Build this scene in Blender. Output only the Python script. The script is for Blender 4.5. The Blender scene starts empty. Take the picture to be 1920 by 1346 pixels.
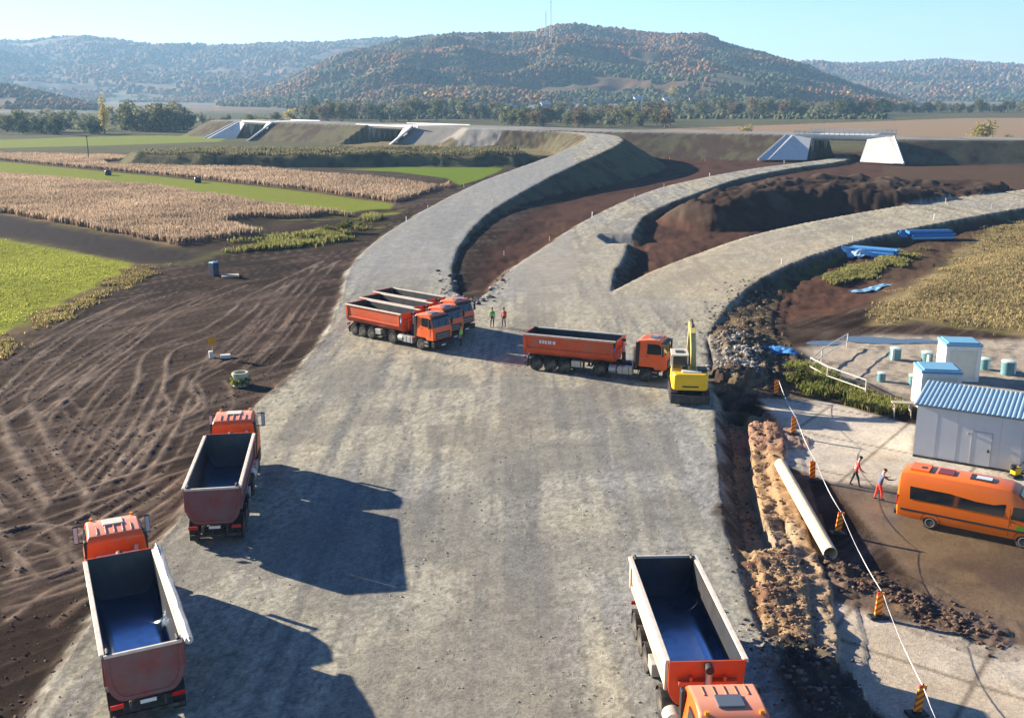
import bpy, bmesh, math, random
import numpy as np
from mathutils import Vector, Matrix
R = math.radians
random.seed(7)
rng = np.random.default_rng(11)
scene = bpy.context.scene
COL = scene.collection

# ---------------------------------------------------------------- camera, sky, sun, exposure
CAM_H, PITCH, FPX = 20.6, R(14.69), 1900.0
cam = bpy.data.cameras.new('camera')
cam.sensor_width = 36.0
cam.lens = 36.0 * FPX / 1920.0
cam.clip_start, cam.clip_end = 0.5, 30000.0
cam_ob = bpy.data.objects.new('camera', cam)
cam_ob.location = (0, 0, CAM_H)
cam_ob.rotation_euler = (math.pi / 2 - PITCH, 0, 0)
COL.objects.link(cam_ob)
scene.camera = cam_ob

SUN_EL, SUN_AZ = R(18.0), R(-61.0)          # azimuth measured clockwise from +Y
to_sun = Vector((math.sin(SUN_AZ) * math.cos(SUN_EL), math.cos(SUN_AZ) * math.cos(SUN_EL), math.sin(SUN_EL)))
world = bpy.data.worlds.new('World')
scene.world = world
world.use_nodes = True
wn, wl = world.node_tree.nodes, world.node_tree.links
sky = wn.new('ShaderNodeTexSky')
sky.sky_type = 'NISHITA'
sky.sun_disc = False
sky.sun_elevation = SUN_EL
sky.sun_rotation = SUN_AZ
sky.altitude = 300
sky.air_density = 1.0
sky.dust_density = 0.0
sky.ozone_density = 1.5
bg = wn['Background']
bg.inputs['Strength'].default_value = 0.05
# the clear autumn air of the photograph: cyan-white towards the horizon; the unseen sky overhead darkened to deep blue to cut shadow fill
wtc = wn.new('ShaderNodeTexCoord'); wsep = wn.new('ShaderNodeSeparateXYZ'); wl.new(wtc.outputs['Generated'], wsep.inputs[0])
wramp = wn.new('ShaderNodeValToRGB'); wl.new(wsep.outputs['Z'], wramp.inputs['Fac'])
wramp.color_ramp.elements[0].position = 0.0; wramp.color_ramp.elements[0].color = (0.86, 1.0, 1.22, 1)
wramp.color_ramp.elements[1].position = 0.62; wramp.color_ramp.elements[1].color = (0.16, 0.34, 0.80, 1)
e_ = wramp.color_ramp.elements.new(0.17); e_.color = (0.72, 1.0, 1.26, 1)
tint = wn.new('ShaderNodeMix'); tint.data_type = 'RGBA'; tint.blend_type = 'MULTIPLY'
tint.inputs['Factor'].default_value = 1.0
wl.new(sky.outputs[0], tint.inputs['A']); wl.new(wramp.outputs['Color'], tint.inputs['B'])
wl.new(tint.outputs['Result'], bg.inputs['Color'])
sun = bpy.data.lights.new('sun', 'SUN')
sun.energy = 5.0
sun.angle = R(0.5)
sun.color = (1.0, 0.88, 0.70)
sun_ob = bpy.data.objects.new('sun', sun)
sun_ob.rotation_euler = (-to_sun).to_track_quat('-Z', 'Y').to_euler()
sun_ob.location = (-100, 50, 80)
COL.objects.link(sun_ob)
vs = scene.view_settings
vs.view_transform = 'Standard'
vs.look = 'None'
vs.gamma = 1.0
vs.use_curve_mapping = False
vs.exposure = 1.8
scene.cycles.max_bounces = 5
scene.cycles.diffuse_bounces = 2
scene.cycles.glossy_bounces = 3
scene.cycles.volume_bounces = 0

# ---------------------------------------------------------------- helpers
CT, ST = math.cos(PITCH), math.sin(PITCH)

def P(px, py, z=0.0):
    """where the sight line through a photograph point meets the height z"""
    a = PITCH + math.atan((py - 673.0) / FPX)
    Z = (CAM_H - z) / math.tan(a)
    zc = Z * CT + (CAM_H - z) * ST
    return Vector(((px - 960.0) / FPX * zc, Z, z))

def poly(pts, z=0.0):
    return np.array([P(p[0], p[1], p[2] if len(p) > 2 else z)[:2] for p in pts])

def _hash(ix, iy, seed):
    h = (ix.astype(np.int64) * 374761393 + iy.astype(np.int64) * 668265263 + seed * 974634221) & 0xFFFFFFFF
    h = ((h ^ (h >> 13)) * 1274126177) & 0xFFFFFFFF
    h = h ^ (h >> 16)
    return (h & 0xFFFFFF) / float(0xFFFFFF)

def vnoise(x, y, seed=0):
    x = np.asarray(x, float); y = np.asarray(y, float)
    ix, iy = np.floor(x), np.floor(y)
    fx, fy = x - ix, y - iy
    fx = fx * fx * (3 - 2 * fx); fy = fy * fy * (3 - 2 * fy)
    a, b = _hash(ix, iy, seed), _hash(ix + 1, iy, seed)
    c, d = _hash(ix, iy + 1, seed), _hash(ix + 1, iy + 1, seed)
    return (a + (b - a) * fx) * (1 - fy) + (c + (d - c) * fx) * fy

def fbm(x, y, seed=0, o=4):
    s = np.zeros_like(np.asarray(x, float)); a = 0.5; t = 0
    for k in range(o):
        s += a * (vnoise(x * 2 ** k + 17.3 * k, y * 2 ** k - 9.1 * k, seed + k) * 2 - 1); t += a; a *= 0.55
    return s / t

def sst(a, b, x):
    t = np.clip((x - a) / (b - a), 0, 1)
    return t * t * (3 - 2 * t)

def seg_dist(X, Y, ax, ay, bx, by):
    dx, dy = bx - ax, by - ay
    t = np.clip(((X - ax) * dx + (Y - ay) * dy) / (dx * dx + dy * dy + 1e-9), 0, 1)
    return np.hypot(X - ax - t * dx, Y - ay - t * dy), t

def sdf(pts, X, Y, margin=40.0):
    """signed distance to a polygon, negative inside"""
    lo, hi = pts.min(0) - margin, pts.max(0) + margin
    m = (X > lo[0]) & (X < hi[0]) & (Y > lo[1]) & (Y < hi[1])
    out = np.full(X.shape, margin)
    x, y = X[m], Y[m]
    d = np.full(x.shape, 1e9); ins = np.zeros(x.shape, bool)
    n = len(pts)
    for i in range(n):
        a, b = pts[i], pts[(i + 1) % n]
        dd, _ = seg_dist(x, y, a[0], a[1], b[0], b[1])
        d = np.minimum(d, dd)
        if a[1] != b[1]:
            c = ((a[1] > y) != (b[1] > y)) & (x < (b[0] - a[0]) * (y - a[1]) / (b[1] - a[1]) + a[0])
            ins ^= c
    out[m] = np.where(ins, -d, d)
    return out

def line_dist(pts, X, Y, margin=12.0, zs=None):
    lo, hi = pts.min(0) - margin, pts.max(0) + margin
    m = (X > lo[0]) & (X < hi[0]) & (Y > lo[1]) & (Y < hi[1])
    out = np.full(X.shape, margin)
    x, y = X[m], Y[m]
    d = np.full(x.shape, 1e9); zz = np.zeros(x.shape)
    for i in range(len(pts) - 1):
        a, b = pts[i], pts[i + 1]
        dd, t = seg_dist(x, y, a[0], a[1], b[0], b[1])
        if zs is not None:
            zz = np.where(dd < d, zs[i] + (zs[i + 1] - zs[i]) * t, zz)
        d = np.minimum(d, dd)
    out[m] = d
    if zs is None:
        return out
    zo = np.full(X.shape, -1e3); zo[m] = zz
    return out, zo

def smooth_line(pts, n=6):
    """Catmull-Rom through points"""
    p = np.array(pts, float); q = np.vstack([2 * p[0] - p[1], p, 2 * p[-1] - p[-2]]); out = []
    for i in range(1, len(q) - 2):
        for k in range(n):
            t = k / n
            a, b, c, d = q[i - 1], q[i], q[i + 1], q[i + 2]
            out.append(0.5 * (2 * b + (c - a) * t + (2 * a - 5 * b + 4 * c - d) * t * t + (3 * b - a - 3 * c + d) * t ** 3))
    out.append(p[-1])
    return np.array(out)

def tag(o, label=None, cat=None, group=None, kind=None):
    if label: o['label'] = label
    if cat: o['category'] = cat
    if group: o['group'] = group
    if kind: o['kind'] = kind
    return o

def empty(name, loc, rz=0.0):
    o = bpy.data.objects.new(name, None)
    COL.objects.link(o)
    o.location = loc
    o.rotation_euler = (0, 0, rz)
    o.empty_display_size = 0.2
    return o

def mesh_np(name, verts, faces, mat, parent=None, col=None, rough=None, smooth=False, link=True):
    """mesh from numpy arrays; faces is (n,3) or (n,4)"""
    me = bpy.data.meshes.new(name)
    nv, nf, k = len(verts), len(faces), faces.shape[1]
    me.vertices.add(nv)
    me.vertices.foreach_set('co', np.ascontiguousarray(verts, dtype=np.float32).ravel())
    me.loops.add(nf * k)
    me.loops.foreach_set('vertex_index', np.ascontiguousarray(faces, dtype=np.int32).ravel())
    me.polygons.add(nf)
    me.polygons.foreach_set('loop_start', np.arange(0, nf * k, k, dtype=np.int32))
    me.polygons.foreach_set('use_smooth', np.full(nf, smooth, dtype=bool))
    if col is not None:
        a = me.attributes.new('col', 'FLOAT_COLOR', 'POINT')
        c4 = np.ones((nv, 4), np.float32); c4[:, :3] = col
        a.data.foreach_set('color', c4.ravel())
    if rough is not None:
        a = me.attributes.new('rough', 'FLOAT', 'POINT')
        a.data.foreach_set('value', rough.astype(np.float32))
    me.update(calc_edges=True)
    me.materials.append(mat)
    o = bpy.data.objects.new(name, me)
    if link: COL.objects.link(o)
    if parent: o.parent = parent
    return o

def copy_tree(o, parent=None):
    c = o.copy()
    COL.objects.link(c)
    if parent is not None: c.parent = parent
    for ch in list(o.children):
        copy_tree(ch, c)
    return c

# ---------------------------------------------------------------- materials
MATS = {}
def mat(name, color, rough=0.6, metal=0.0, var=0.0, scale=3.0, bump=0.0, spec=0.5, dirt=None, dirt_amt=0.0, dirt_scale=1.2, top=None):
    """procedural paint / metal / cloth: base colour with noise variation and blotches of dirt"""
    if name in MATS: return MATS[name]
    m = bpy.data.materials.new(name); m.use_nodes = True
    n, l = m.node_tree.nodes, m.node_tree.links
    b = n['Principled BSDF']
    b.inputs['Roughness'].default_value = rough
    b.inputs['Metallic'].default_value = metal
    b.inputs['Specular IOR Level'].default_value = spec
    tc = n.new('ShaderNodeTexCoord')
    src = None
    rgb = n.new('ShaderNodeRGB'); rgb.outputs[0].default_value = (*color, 1); src = rgb.outputs[0]
    if var > 0:
        t = n.new('ShaderNodeTexNoise'); t.inputs['Scale'].default_value = scale; t.inputs['Detail'].default_value = 6
        l.new(tc.outputs['Object'], t.inputs['Vector'])
        mr = n.new('ShaderNodeMapRange'); mr.inputs[1].default_value = 0.3; mr.inputs[2].default_value = 0.7
        mr.inputs[3].default_value = 1 - var; mr.inputs[4].default_value = 1 + var
        l.new(t.outputs['Fac'], mr.inputs[0])
        mx = n.new('ShaderNodeVectorMath'); mx.operation = 'SCALE'
        l.new(src, mx.inputs[0]); l.new(mr.outputs[0], mx.inputs['Scale']); src = mx.outputs[0]
    if dirt is not None:
        t = n.new('ShaderNodeTexNoise'); t.inputs['Scale'].default_value = dirt_scale; t.inputs['Detail'].default_value = 8
        t.inputs['Roughness'].default_value = 0.65
        l.new(tc.outputs['Object'], t.inputs['Vector'])
        mr = n.new('ShaderNodeMapRange'); mr.inputs[1].default_value = 0.62 - 0.35 * dirt_amt; mr.inputs[2].default_value = 0.78 - 0.25 * dirt_amt
        mr.inputs[3].default_value = 0; mr.inputs[4].default_value = min(1, 0.45 + dirt_amt * 0.5)
        l.new(t.outputs['Fac'], mr.inputs[0])
        mx = n.new('ShaderNodeMix'); mx.data_type = 'RGBA'
        l.new(mr.outputs[0], mx.inputs['Factor']); l.new(src, mx.inputs['A']); mx.inputs['B'].default_value = (*dirt, 1)
        src = mx.outputs['Result']
    if top is not None:                         # dust and sun glare, both painted pale on what faces upwards
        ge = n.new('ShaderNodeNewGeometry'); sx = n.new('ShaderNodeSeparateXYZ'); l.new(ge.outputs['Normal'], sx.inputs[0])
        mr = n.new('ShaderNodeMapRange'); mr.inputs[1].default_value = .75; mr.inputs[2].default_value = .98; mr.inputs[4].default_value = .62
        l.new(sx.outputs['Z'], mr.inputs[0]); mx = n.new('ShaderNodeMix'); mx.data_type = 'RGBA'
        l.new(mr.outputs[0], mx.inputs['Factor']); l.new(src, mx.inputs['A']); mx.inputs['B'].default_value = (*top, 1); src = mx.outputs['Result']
    l.new(src, b.inputs['Base Color'])
    if bump > 0:
        t = n.new('ShaderNodeTexNoise'); t.inputs['Scale'].default_value = scale * 4; t.inputs['Detail'].default_value = 5
        l.new(tc.outputs['Object'], t.inputs['Vector'])
        bp = n.new('ShaderNodeBump'); bp.inputs['Strength'].default_value = bump; bp.inputs['Distance'].default_value = 0.05
        l.new(t.outputs['Fac'], bp.inputs['Height']); l.new(bp.outputs[0], b.inputs['Normal'])
    MATS[name] = m
    return m

def attr_mat(name, amp=0.35, scales=((0.9, 6), (5.0, 4)), bump=0.5, dist=0.08, rough_attr=False, trans=0.0):
    """ground / foliage: the colour attribute of the surface, broken up by world-space noise and bump"""
    if name in MATS: return MATS[name]
    m = bpy.data.materials.new(name); m.use_nodes = True
    n, l = m.node_tree.nodes, m.node_tree.links
    b = n['Principled BSDF']
    b.inputs['Roughness'].default_value = 0.95
    b.inputs['Specular IOR Level'].default_value = 0.15
    at = n.new('ShaderNodeAttribute'); at.attribute_name = 'col'
    geo = n.new('ShaderNodeNewGeometry')
    fac = None; height = None
    for s, det, *am in scales:
        amp_ = am[0] if am else amp
        t = n.new('ShaderNodeTexNoise'); t.inputs['Scale'].default_value = s; t.inputs['Detail'].default_value = det
        t.inputs['Roughness'].default_value = 0.65
        l.new(geo.outputs['Position'], t.inputs['Vector'])
        mr = n.new('ShaderNodeMapRange'); mr.inputs[1].default_value = 0.25; mr.inputs[2].default_value = 0.75
        mr.inputs[3].default_value = 1 - amp_; mr.inputs[4].default_value = 1 + amp_
        l.new(t.outputs['Fac'], mr.inputs[0])
        if fac is None: fac, height = mr.outputs[0], t.outputs['Fac']
        else:
            mm = n.new('ShaderNodeMath'); mm.operation = 'MULTIPLY'
            l.new(fac, mm.inputs[0]); l.new(mr.outputs[0], mm.inputs[1]); fac = mm.outputs[0]
            ad = n.new('ShaderNodeMath'); ad.operation = 'ADD'
            l.new(height, ad.inputs[0]); l.new(t.outputs['Fac'], ad.inputs[1]); height = ad.outputs[0]
    sc = n.new('ShaderNodeVectorMath'); sc.operation = 'SCALE'
    l.new(at.outputs['Color'], sc.inputs[0]); l.new(fac, sc.inputs['Scale'])
    l.new(sc.outputs[0], b.inputs['Base Color'])
    if rough_attr:
        ra = n.new('ShaderNodeAttribute'); ra.attribute_name = 'rough'
        l.new(ra.outputs['Fac'], b.inputs['Roughness'])
        sp = n.new('ShaderNodeMapRange'); sp.inputs[1].default_value = .4; sp.inputs[2].default_value = .85; sp.inputs[3].default_value = .45; sp.inputs[4].default_value = .02
        l.new(ra.outputs['Fac'], sp.inputs[0]); l.new(sp.outputs[0], b.inputs['Specular IOR Level'])
    if bump > 0:
        bp = n.new('ShaderNodeBump'); bp.inputs['Strength'].default_value = bump; bp.inputs['Distance'].default_value = dist
        l.new(height, bp.inputs['Height']); l.new(bp.outputs[0], b.inputs['Normal'])
    if trans > 0:                               # thin leaves let light through
        tb = n.new('ShaderNodeBsdfTranslucent'); mx = n.new('ShaderNodeMixShader'); mx.inputs[0].default_value = trans
        l.new(sc.outputs[0], tb.inputs['Color']); l.new(b.outputs[0], mx.inputs[1]); l.new(tb.outputs[0], mx.inputs[2])
        l.new(mx.outputs[0], n['Material Output'].inputs['Surface'])
    MATS[name] = m
    return m

M_GROUND = attr_mat('ground_surface', 0.2, ((0.8, 6, .14), (7.0, 5, .34), (26.0, 3, .30)), 0.55, 0.05, True)
M_HILL = attr_mat('hill_surface', 0.25, ((0.02, 6), (0.15, 4)), 0.0)
M_PLANT = attr_mat('plant_surface', 0.18, ((0.6, 3),), 0.0, trans=0.42)
M_WOOD = attr_mat('woodland_surface', 0.22, ((0.35, 4),), 0.0)

class MB:
    """collects shapes; build() links them as one mesh object"""
    def __init__(s): s.v = []; s.f = []; s.m = []; s.mats = []
    def mi(s, m):
        if m not in s.mats: s.mats.append(m)
        return s.mats.index(m)
    def add(s, verts, faces, m):
        k = len(s.v); s.v += [tuple(v) for v in verts]
        i = s.mi(m)
        for f in faces: s.f.append(tuple(k + q for q in f)); s.m.append(i)
    def box(s, c, d, m, rot=None, taper=(1, 1)):
        x, y, z = d[0] / 2, d[1] / 2, d[2] / 2
        vs = [Vector((sx * x * (taper[0] if sz > 0 else 1), sy * y * (taper[1] if sz > 0 else 1), sz * z)) for sz in (-1, 1) for sx, sy in ((-1, -1), (1, -1), (1, 1), (-1, 1))]
        if rot is not None: vs = [rot @ v for v in vs]
        vs = [v + Vector(c) for v in vs]
        s.add(vs, [(3, 2, 1, 0), (4, 5, 6, 7), (0, 1, 5, 4), (1, 2, 6, 5), (2, 3, 7, 6), (3, 0, 4, 7)], m)
    def tube(s, a, b, r0, m, r1=None, n=12, caps=True):
        a, b = Vector(a), Vector(b); r1 = r0 if r1 is None else r1
        d = (b - a).normalized()
        u = d.orthogonal().normalized(); w = d.cross(u)
        vs = []
        for p, r in ((a, r0), (b, r1)):
            for i in range(n):
                t = 2 * math.pi * i / n
                vs.append(p + (u * math.cos(t) + w * math.sin(t)) * r)
        fs = [(i, (i + 1) % n, n + (i + 1) % n, n + i) for i in range(n)]
        if caps: fs += [tuple(range(n - 1, -1, -1)), tuple(range(n, 2 * n))]
        s.add(vs, fs, m)
    def lathe(s, c, axis, prof, m, n=20):
        """prof: (offset along axis, radius)"""
        c, d = Vector(c), Vector(axis).normalized()
        u = d.orthogonal().normalized(); w = d.cross(u)
        vs = []; k = len(prof)
        for (o, r) in prof:
            for i in range(n):
                t = 2 * math.pi * i / n
                vs.append(c + d * o + (u * math.cos(t) + w * math.sin(t)) * r)
        fs = [(j * n + i, j * n + (i + 1) % n, (j + 1) * n + (i + 1) % n, (j + 1) * n + i) for j in range(k - 1) for i in range(n)]
        fs += [tuple(range(n - 1, -1, -1)), tuple(range((k - 1) * n, k * n))]
        s.add(vs, fs, m)
    def prism(s, prof, m, caps=True):
        """prof: (x, z, half width) closed outline, extruded across y"""
        n = len(prof)
        vs = [(p[0], -p[2], p[1]) for p in prof] + [(p[0], p[2], p[1]) for p in prof]
        fs = [(i, n + i, n + (i + 1) % n, (i + 1) % n) for i in range(n)]
        if caps: fs += [tuple(range(n)), tuple(range(2 * n - 1, n - 1, -1))]
        s.add(vs, fs, m)
    def loft(s, rings, m, closed=True, caps=True):
        n = len(rings[0]); vs = [p for r in rings for p in r]
        e = n if closed else n - 1
        fs = [(j * n + i, j * n + (i + 1) % n, (j + 1) * n + (i + 1) % n, (j + 1) * n + i) for j in range(len(rings) - 1) for i in range(e)]
        if caps: fs += [tuple(range(n - 1, -1, -1)), tuple(range((len(rings) - 1) * n, len(rings) * n))]
        s.add(vs, fs, m)
    def build(s, name, parent=None, bevel=0.0, smooth=False, loc=None, fix=True):
        me = bpy.data.meshes.new(name)
        me.from_pydata([tuple(v) for v in s.v], [], s.f)
        for m in s.mats: me.materials.append(m)
        me.polygons.foreach_set('material_index', s.m)
        if fix:
            bm = bmesh.new(); bm.from_mesh(me)
            bmesh.ops.recalc_face_normals(bm, faces=bm.faces)
            bm.to_mesh(me); bm.free()
        me.update()
        o = bpy.data.objects.new(name, me)
        COL.objects.link(o)
        if parent: o.parent = parent
        if loc is not None: o.location = loc
        if bevel > 0:
            b = o.modifiers.new('bevel', 'BEVEL'); b.width = bevel; b.segments = 2; b.limit_method = 'ANGLE'; b.angle_limit = R(35)
        if smooth:
            me.polygons.foreach_set('use_smooth', [True] * len(me.polygons))
            try: me.set_sharp_from_angle(angle=R(38))
            except Exception: pass
        return o
# ---------------------------------------------------------------- the lie of the land
def sections(rows, n=5):
    """road cross-sections (left pixel, right pixel, height) -> outline, centre line, centre heights"""
    L = np.array([list(P(*a, z)) for a, b, z in rows]); Rr = np.array([list(P(*b, z)) for a, b, z in rows])
    L, Rr = smooth_line(L, n), smooth_line(Rr, n)
    c = (L + Rr) / 2
    return np.vstack([L[:, :2], Rr[::-1, :2]]), c[:, :2], c[:, 2]

RAMP = sections([((640, 566), (846, 548), 0), ((660, 500), (846, 500), 0), ((715, 445), (864, 455), .1), ((790, 398), (908, 405), .5),
                 ((880, 352), (972, 362), 1.3), ((960, 320), (1042, 325), 2.9), ((1045, 288), (1120, 290), 5.1), ((1094, 265), (1160, 269), 6.6),
                 ((1101, 256), (1167, 260), 6.9), ((1076, 249.5), (1141, 252), 7.0), ((1000, 244.6), (1050, 246.4), 7.2), ((868, 239), (880, 241.5), 7.5)])
MIDROAD = sections([((900, 562), (1142, 545), 0), ((960, 505), (1150, 512), 0), ((1010, 470), (1166, 485), 0), ((1095, 415), (1190, 430), -.1),
                    ((1175, 375), (1217, 400), -.2), ((1265, 345), (1282, 371), -.2), ((1400, 318), (1390, 334), -.2), ((1500, 305), (1490, 315), -.2),
                    ((1560, 297), (1580, 302), -.2), ((1565, 288), (1606, 289), -.2)])
ACCESS = sections([((1145, 548), (1372, 565), 0), ((1215, 512), (1420, 527), 0), ((1300, 478), (1500, 488), 0), ((1420, 438), (1612, 452), .1),
                   ((1560, 408), (1760, 419), .2), ((1720, 381), (1930, 389), .3), ((1930, 354), (2120, 362), .3)])
PLATFORM = poly([(-60, 1700), (60, 1346), (150, 1200), (215, 1110), (330, 985), (395, 880), (440, 815), (492, 750), (560, 690), (612, 630), (640, 562), (660, 500),
                 (846, 505), (848, 545), (872, 562), (905, 562), (960, 505), (1150, 505), (1146, 545), (1160, 548), (1260, 492), (1430, 508), (1372, 565), (1325, 630), (1330, 690), (1342, 770), (1345, 850), (1352, 930), (1362, 1000),
                 (1385, 1070), (1410, 1150), (1440, 1220), (1500, 1346), (1600, 1700)])
PLATFORM[0], PLATFORM[-1] = (-24, -55), (15, -55)
LOWLAND = poly([(876, 560), (915, 470), (1010, 390), (1180, 300), (1300, 290), (1560, 288), (1960, 298), (2100, 420), (1960, 470), (1700, 548), (1620, 590), (1480, 625), (1420, 610), (1390, 575), (1150, 565)], -1.5)
YARD = poly([(1418, 742), (1560, 757), (1720, 800), (1716, 850), (1940, 890), (2300, 960), (2500, 1346), (2700, 1700), (1900, 1700), (1660, 1346), (1590, 1300), (1545, 1215), (1500, 1080), (1440, 1000), (1425, 880), (1400, 800)], -.5)
YARD[14], YARD[15] = (60, -55), (19, -55)
CONCRETE = [poly([(1418, 742), (1560, 757), (1720, 800), (1716, 850), (1940, 890), (2300, 960), (2300, 985), (1940, 920), (1700, 915), (1560, 905), (1535, 895), (1455, 870), (1440, 845), (1462, 800)], -.5),
            poly([(1530, 1112), (1640, 1160), (1760, 1185), (1925, 1222), (2300, 1300), (2500, 1700), (1880, 1700), (1670, 1346), (1590, 1300), (1545, 1215)], -.5)]
RUBBLE_YARD = poly([(1510, 655), (1640, 628), (1930, 640), (2300, 660), (2300, 900), (1925, 800), (1725, 760), (1600, 720), (1510, 700)], -.5)
DRY_MEADOW = poly([(1940, 405), (1860, 425), (1790, 470), (1740, 520), (1680, 555), (1640, 585), (1640, 618), (1720, 615), (1930, 642), (2300, 668), (2600, 430)], -.9)
GREEN_MEADOW = poly([(-250, 425), (0, 447), (120, 468), (252, 494), (215, 520), (150, 553), (70, 585), (30, 612), (0, 632), (-250, 720)], -.4)
PLOUGHED = poly([(-250, 380), (0, 404), (160, 432), (330, 466), (420, 470), (345, 495), (252, 494), (120, 468), (0, 447), (-250, 425)], -.4)
# the far edges of the corn are seen over the tops of the plants
CORN_NEAR = poly([(-250, 296, 1.5), (0, 315, 1.5), (300, 338, 1.5), (500, 368, 1.5), (712, 393, 1.2), (620, 402), (560, 410), (470, 408), (420, 418), (490, 440), (400, 452), (330, 463), (160, 428), (0, 401), (-250, 372)], -.4)
CORN_FAR = poly([(-250, 268, 1.5), (0, 280, 1.5), (250, 285, 1.5), (400, 294, 1.5), (540, 311, 1.5), (700, 323, 1.5), (838, 339, 1.5), (846, 345), (800, 362), (742, 381), (560, 355), (370, 335), (0, 301), (-250, 280)], -.4)
STRIP = poly([(-250, 282), (0, 303), (370, 338), (560, 358), (742, 382), (728, 398), (712, 396, 1.2), (500, 371, 1.5), (300, 341, 1.5), (0, 318, 1.5), (-250, 298, 1.5)], -.4)
BRIGHT_FIELD = poly([(640, 318), (800, 312), (950, 309), (932, 323), (900, 336), (862, 347), (835, 334), (740, 322)], -.4)
FAR_GREEN = poly([(-300, 268), (20, 262), (120, 258), (300, 254.5), (430, 258), (410, 266), (200, 273), (0, 278), (-300, 283)], -.4)
FAR_TAN = poly([(1120, 262), (1120, 247), (1300, 240), (1640, 228), (1800, 222), (2300, 220), (2600, 262)], -.4)
CUT_BANK = poly([(420, 420), (480, 408), (620, 402), (712, 392), (760, 392), (700, 440), (640, 470), (560, 466), (480, 462), (400, 470), (330, 466), (400, 452), (490, 440)], -.4)
LONG_BANK = poly([(250, 283), (420, 280), (560, 279), (700, 278), (960, 276), (985, 284), (960, 290), (700, 289), (560, 291), (420, 291), (260, 288)], 3.0)
BANK_TAN = poly([(560, 279), (760, 262), (900, 262), (1040, 268), (1060, 290), (1000, 292), (960, 276), (700, 278)], 1.0)
SPOIL = poly([(1335, 372), (1395, 361), (1450, 351), (1560, 346), (1690, 348), (1770, 345), (1868, 331), (1800, 322), (1600, 318), (1450, 328), (1350, 345), (1300, 366)], 3.6)
SPOIL2 = poly([(1700, 334), (1880, 330), (1880, 322), (1790, 319), (1700, 322)], 3.0)
# motorway: near edge, with the ramp joining it; two gaps for the bridges on the left, one for the underpass
MW_EDGE = [(2600, 266, 5.8), (1930, 263, 6.0), (1690, 261.5, 6.2), (1440, 252.5, 7.0), (1300, 250, 7.0), (1166, 247.5, 7.1), (1000, 243.5, 7.3), (880, 239.3, 7.5), (740, 236.5, 7.5), (660, 233.5, 7.5), (500, 229, 7.5), (430, 226.5, 7.5), (395, 225.5, 7.3)]
MW_NEAR = smooth_line([list(P(*p)) for p in MW_EDGE], 4)
_t = np.gradient(MW_NEAR[:, :2], axis=0); _t /= np.linalg.norm(_t, axis=1)[:, None]
MW_FAR = MW_NEAR[:, :2] + np.stack([_t[:, 1], -_t[:, 0]], 1) * 26.0
MW_POLY = np.vstack([MW_NEAR[:, :2], MW_FAR[::-1]])
GAP_MAIN = (P(1543, 300, -.2), P(1642, 302, -.2))
def gap_poly(pl, pr, zl=7.5, flare=(.79, .79)):
    a, b = P(*pl, zl), P(*pr, zl)
    d = np.array([b.x - a.x, b.y - a.y]); d /= np.linalg.norm(d); nn = np.array([-d[1], d[0]])
    a, b = np.array(a[:2]), np.array(b[:2])
    fa, fb = flare
    return np.array([a - nn * 60 - d * 11 * fa, a - nn * 14 - d * 10.9 * fa, a - nn * .4 - d * 6.4 * fa, a, a + nn * 60, b + nn * 60, b, b - nn * .4 + d * 6.4 * fb, b - nn * 14 + d * 10.9 * fb, b - nn * 60 + d * 11 * fb])
GAP_A = gap_poly((694, 234.6), (757, 237), 7.5, (0, .79))
GAP_B = gap_poly((462, 227.6), (500, 229))
_a, _b = GAP_MAIN
def near_y(x):
    i = np.argsort(MW_NEAR[:, 0]); return float(np.interp(x, MW_NEAR[i, 0], MW_NEAR[i, 1]))
_ya, _yb = near_y(_a.x), near_y(_b.x)
def gap_between(a, b, fl=1.0):
    d = (b - a) / np.linalg.norm(b - a); nn = np.array([-d[1], d[0]])
    return np.array([a - nn * 60 - d * 11 * fl, a - nn * 14 - d * 10.9 * fl, a - nn * .4 - d * 6.4 * fl, a, a + nn * 60, b + nn * 60, b, b - nn * .4 + d * 6.4 * fl, b - nn * 14 + d * 10.9 * fl, b - nn * 60 + d * 11 * fl])
GAP_C = gap_between(np.array([_a.x, _ya]), np.array([_b.x, _yb]))
RAMP_SPUR = poly([(735, 240, 7.3), (880, 240, 7.3), (900, 244, 7.3), (880, 247, 6.0), (790, 249, 4.5), (742, 249, 4.5)])

DITCH = smooth_line(poly([(1373, 800), (1374, 850), (1378, 930), (1392, 1010), (1408, 1050)], -1.5), 4)
BERM = smooth_line(poly([(1400, 765), (1408, 800), (1412, 850), (1425, 920), (1447, 1000), (1470, 1060), (1474, 1110), (1478, 1165), (1460, 1205)], .4), 4)
BERM_HEAD = poly([(1405, 785), (1440, 790), (1462, 800)], .5)
RUBBLE = smooth_line(poly([(1372, 640), (1384, 680), (1388, 715)], -.3), 3)
SOIL_RIDGE = smooth_line(poly([(1415, 540), (1395, 580), (1385, 620), (1400, 650), (1440, 690)], -.6), 3)
SOIL_RIDGE2 = smooth_line(poly([(1390, 722), (1425, 728), (1480, 718), (1440, 690)], -.5), 3)
DARK_HEAP = smooth_line(poly([(1480, 1255), (1512, 1290), (1530, 1340)], -.3), 3)
MUD_RIDGE = smooth_line(poly([(1560, 1060), (1610, 1090), (1690, 1115), (1750, 1150), (1850, 1185)], -.4), 3)

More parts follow.
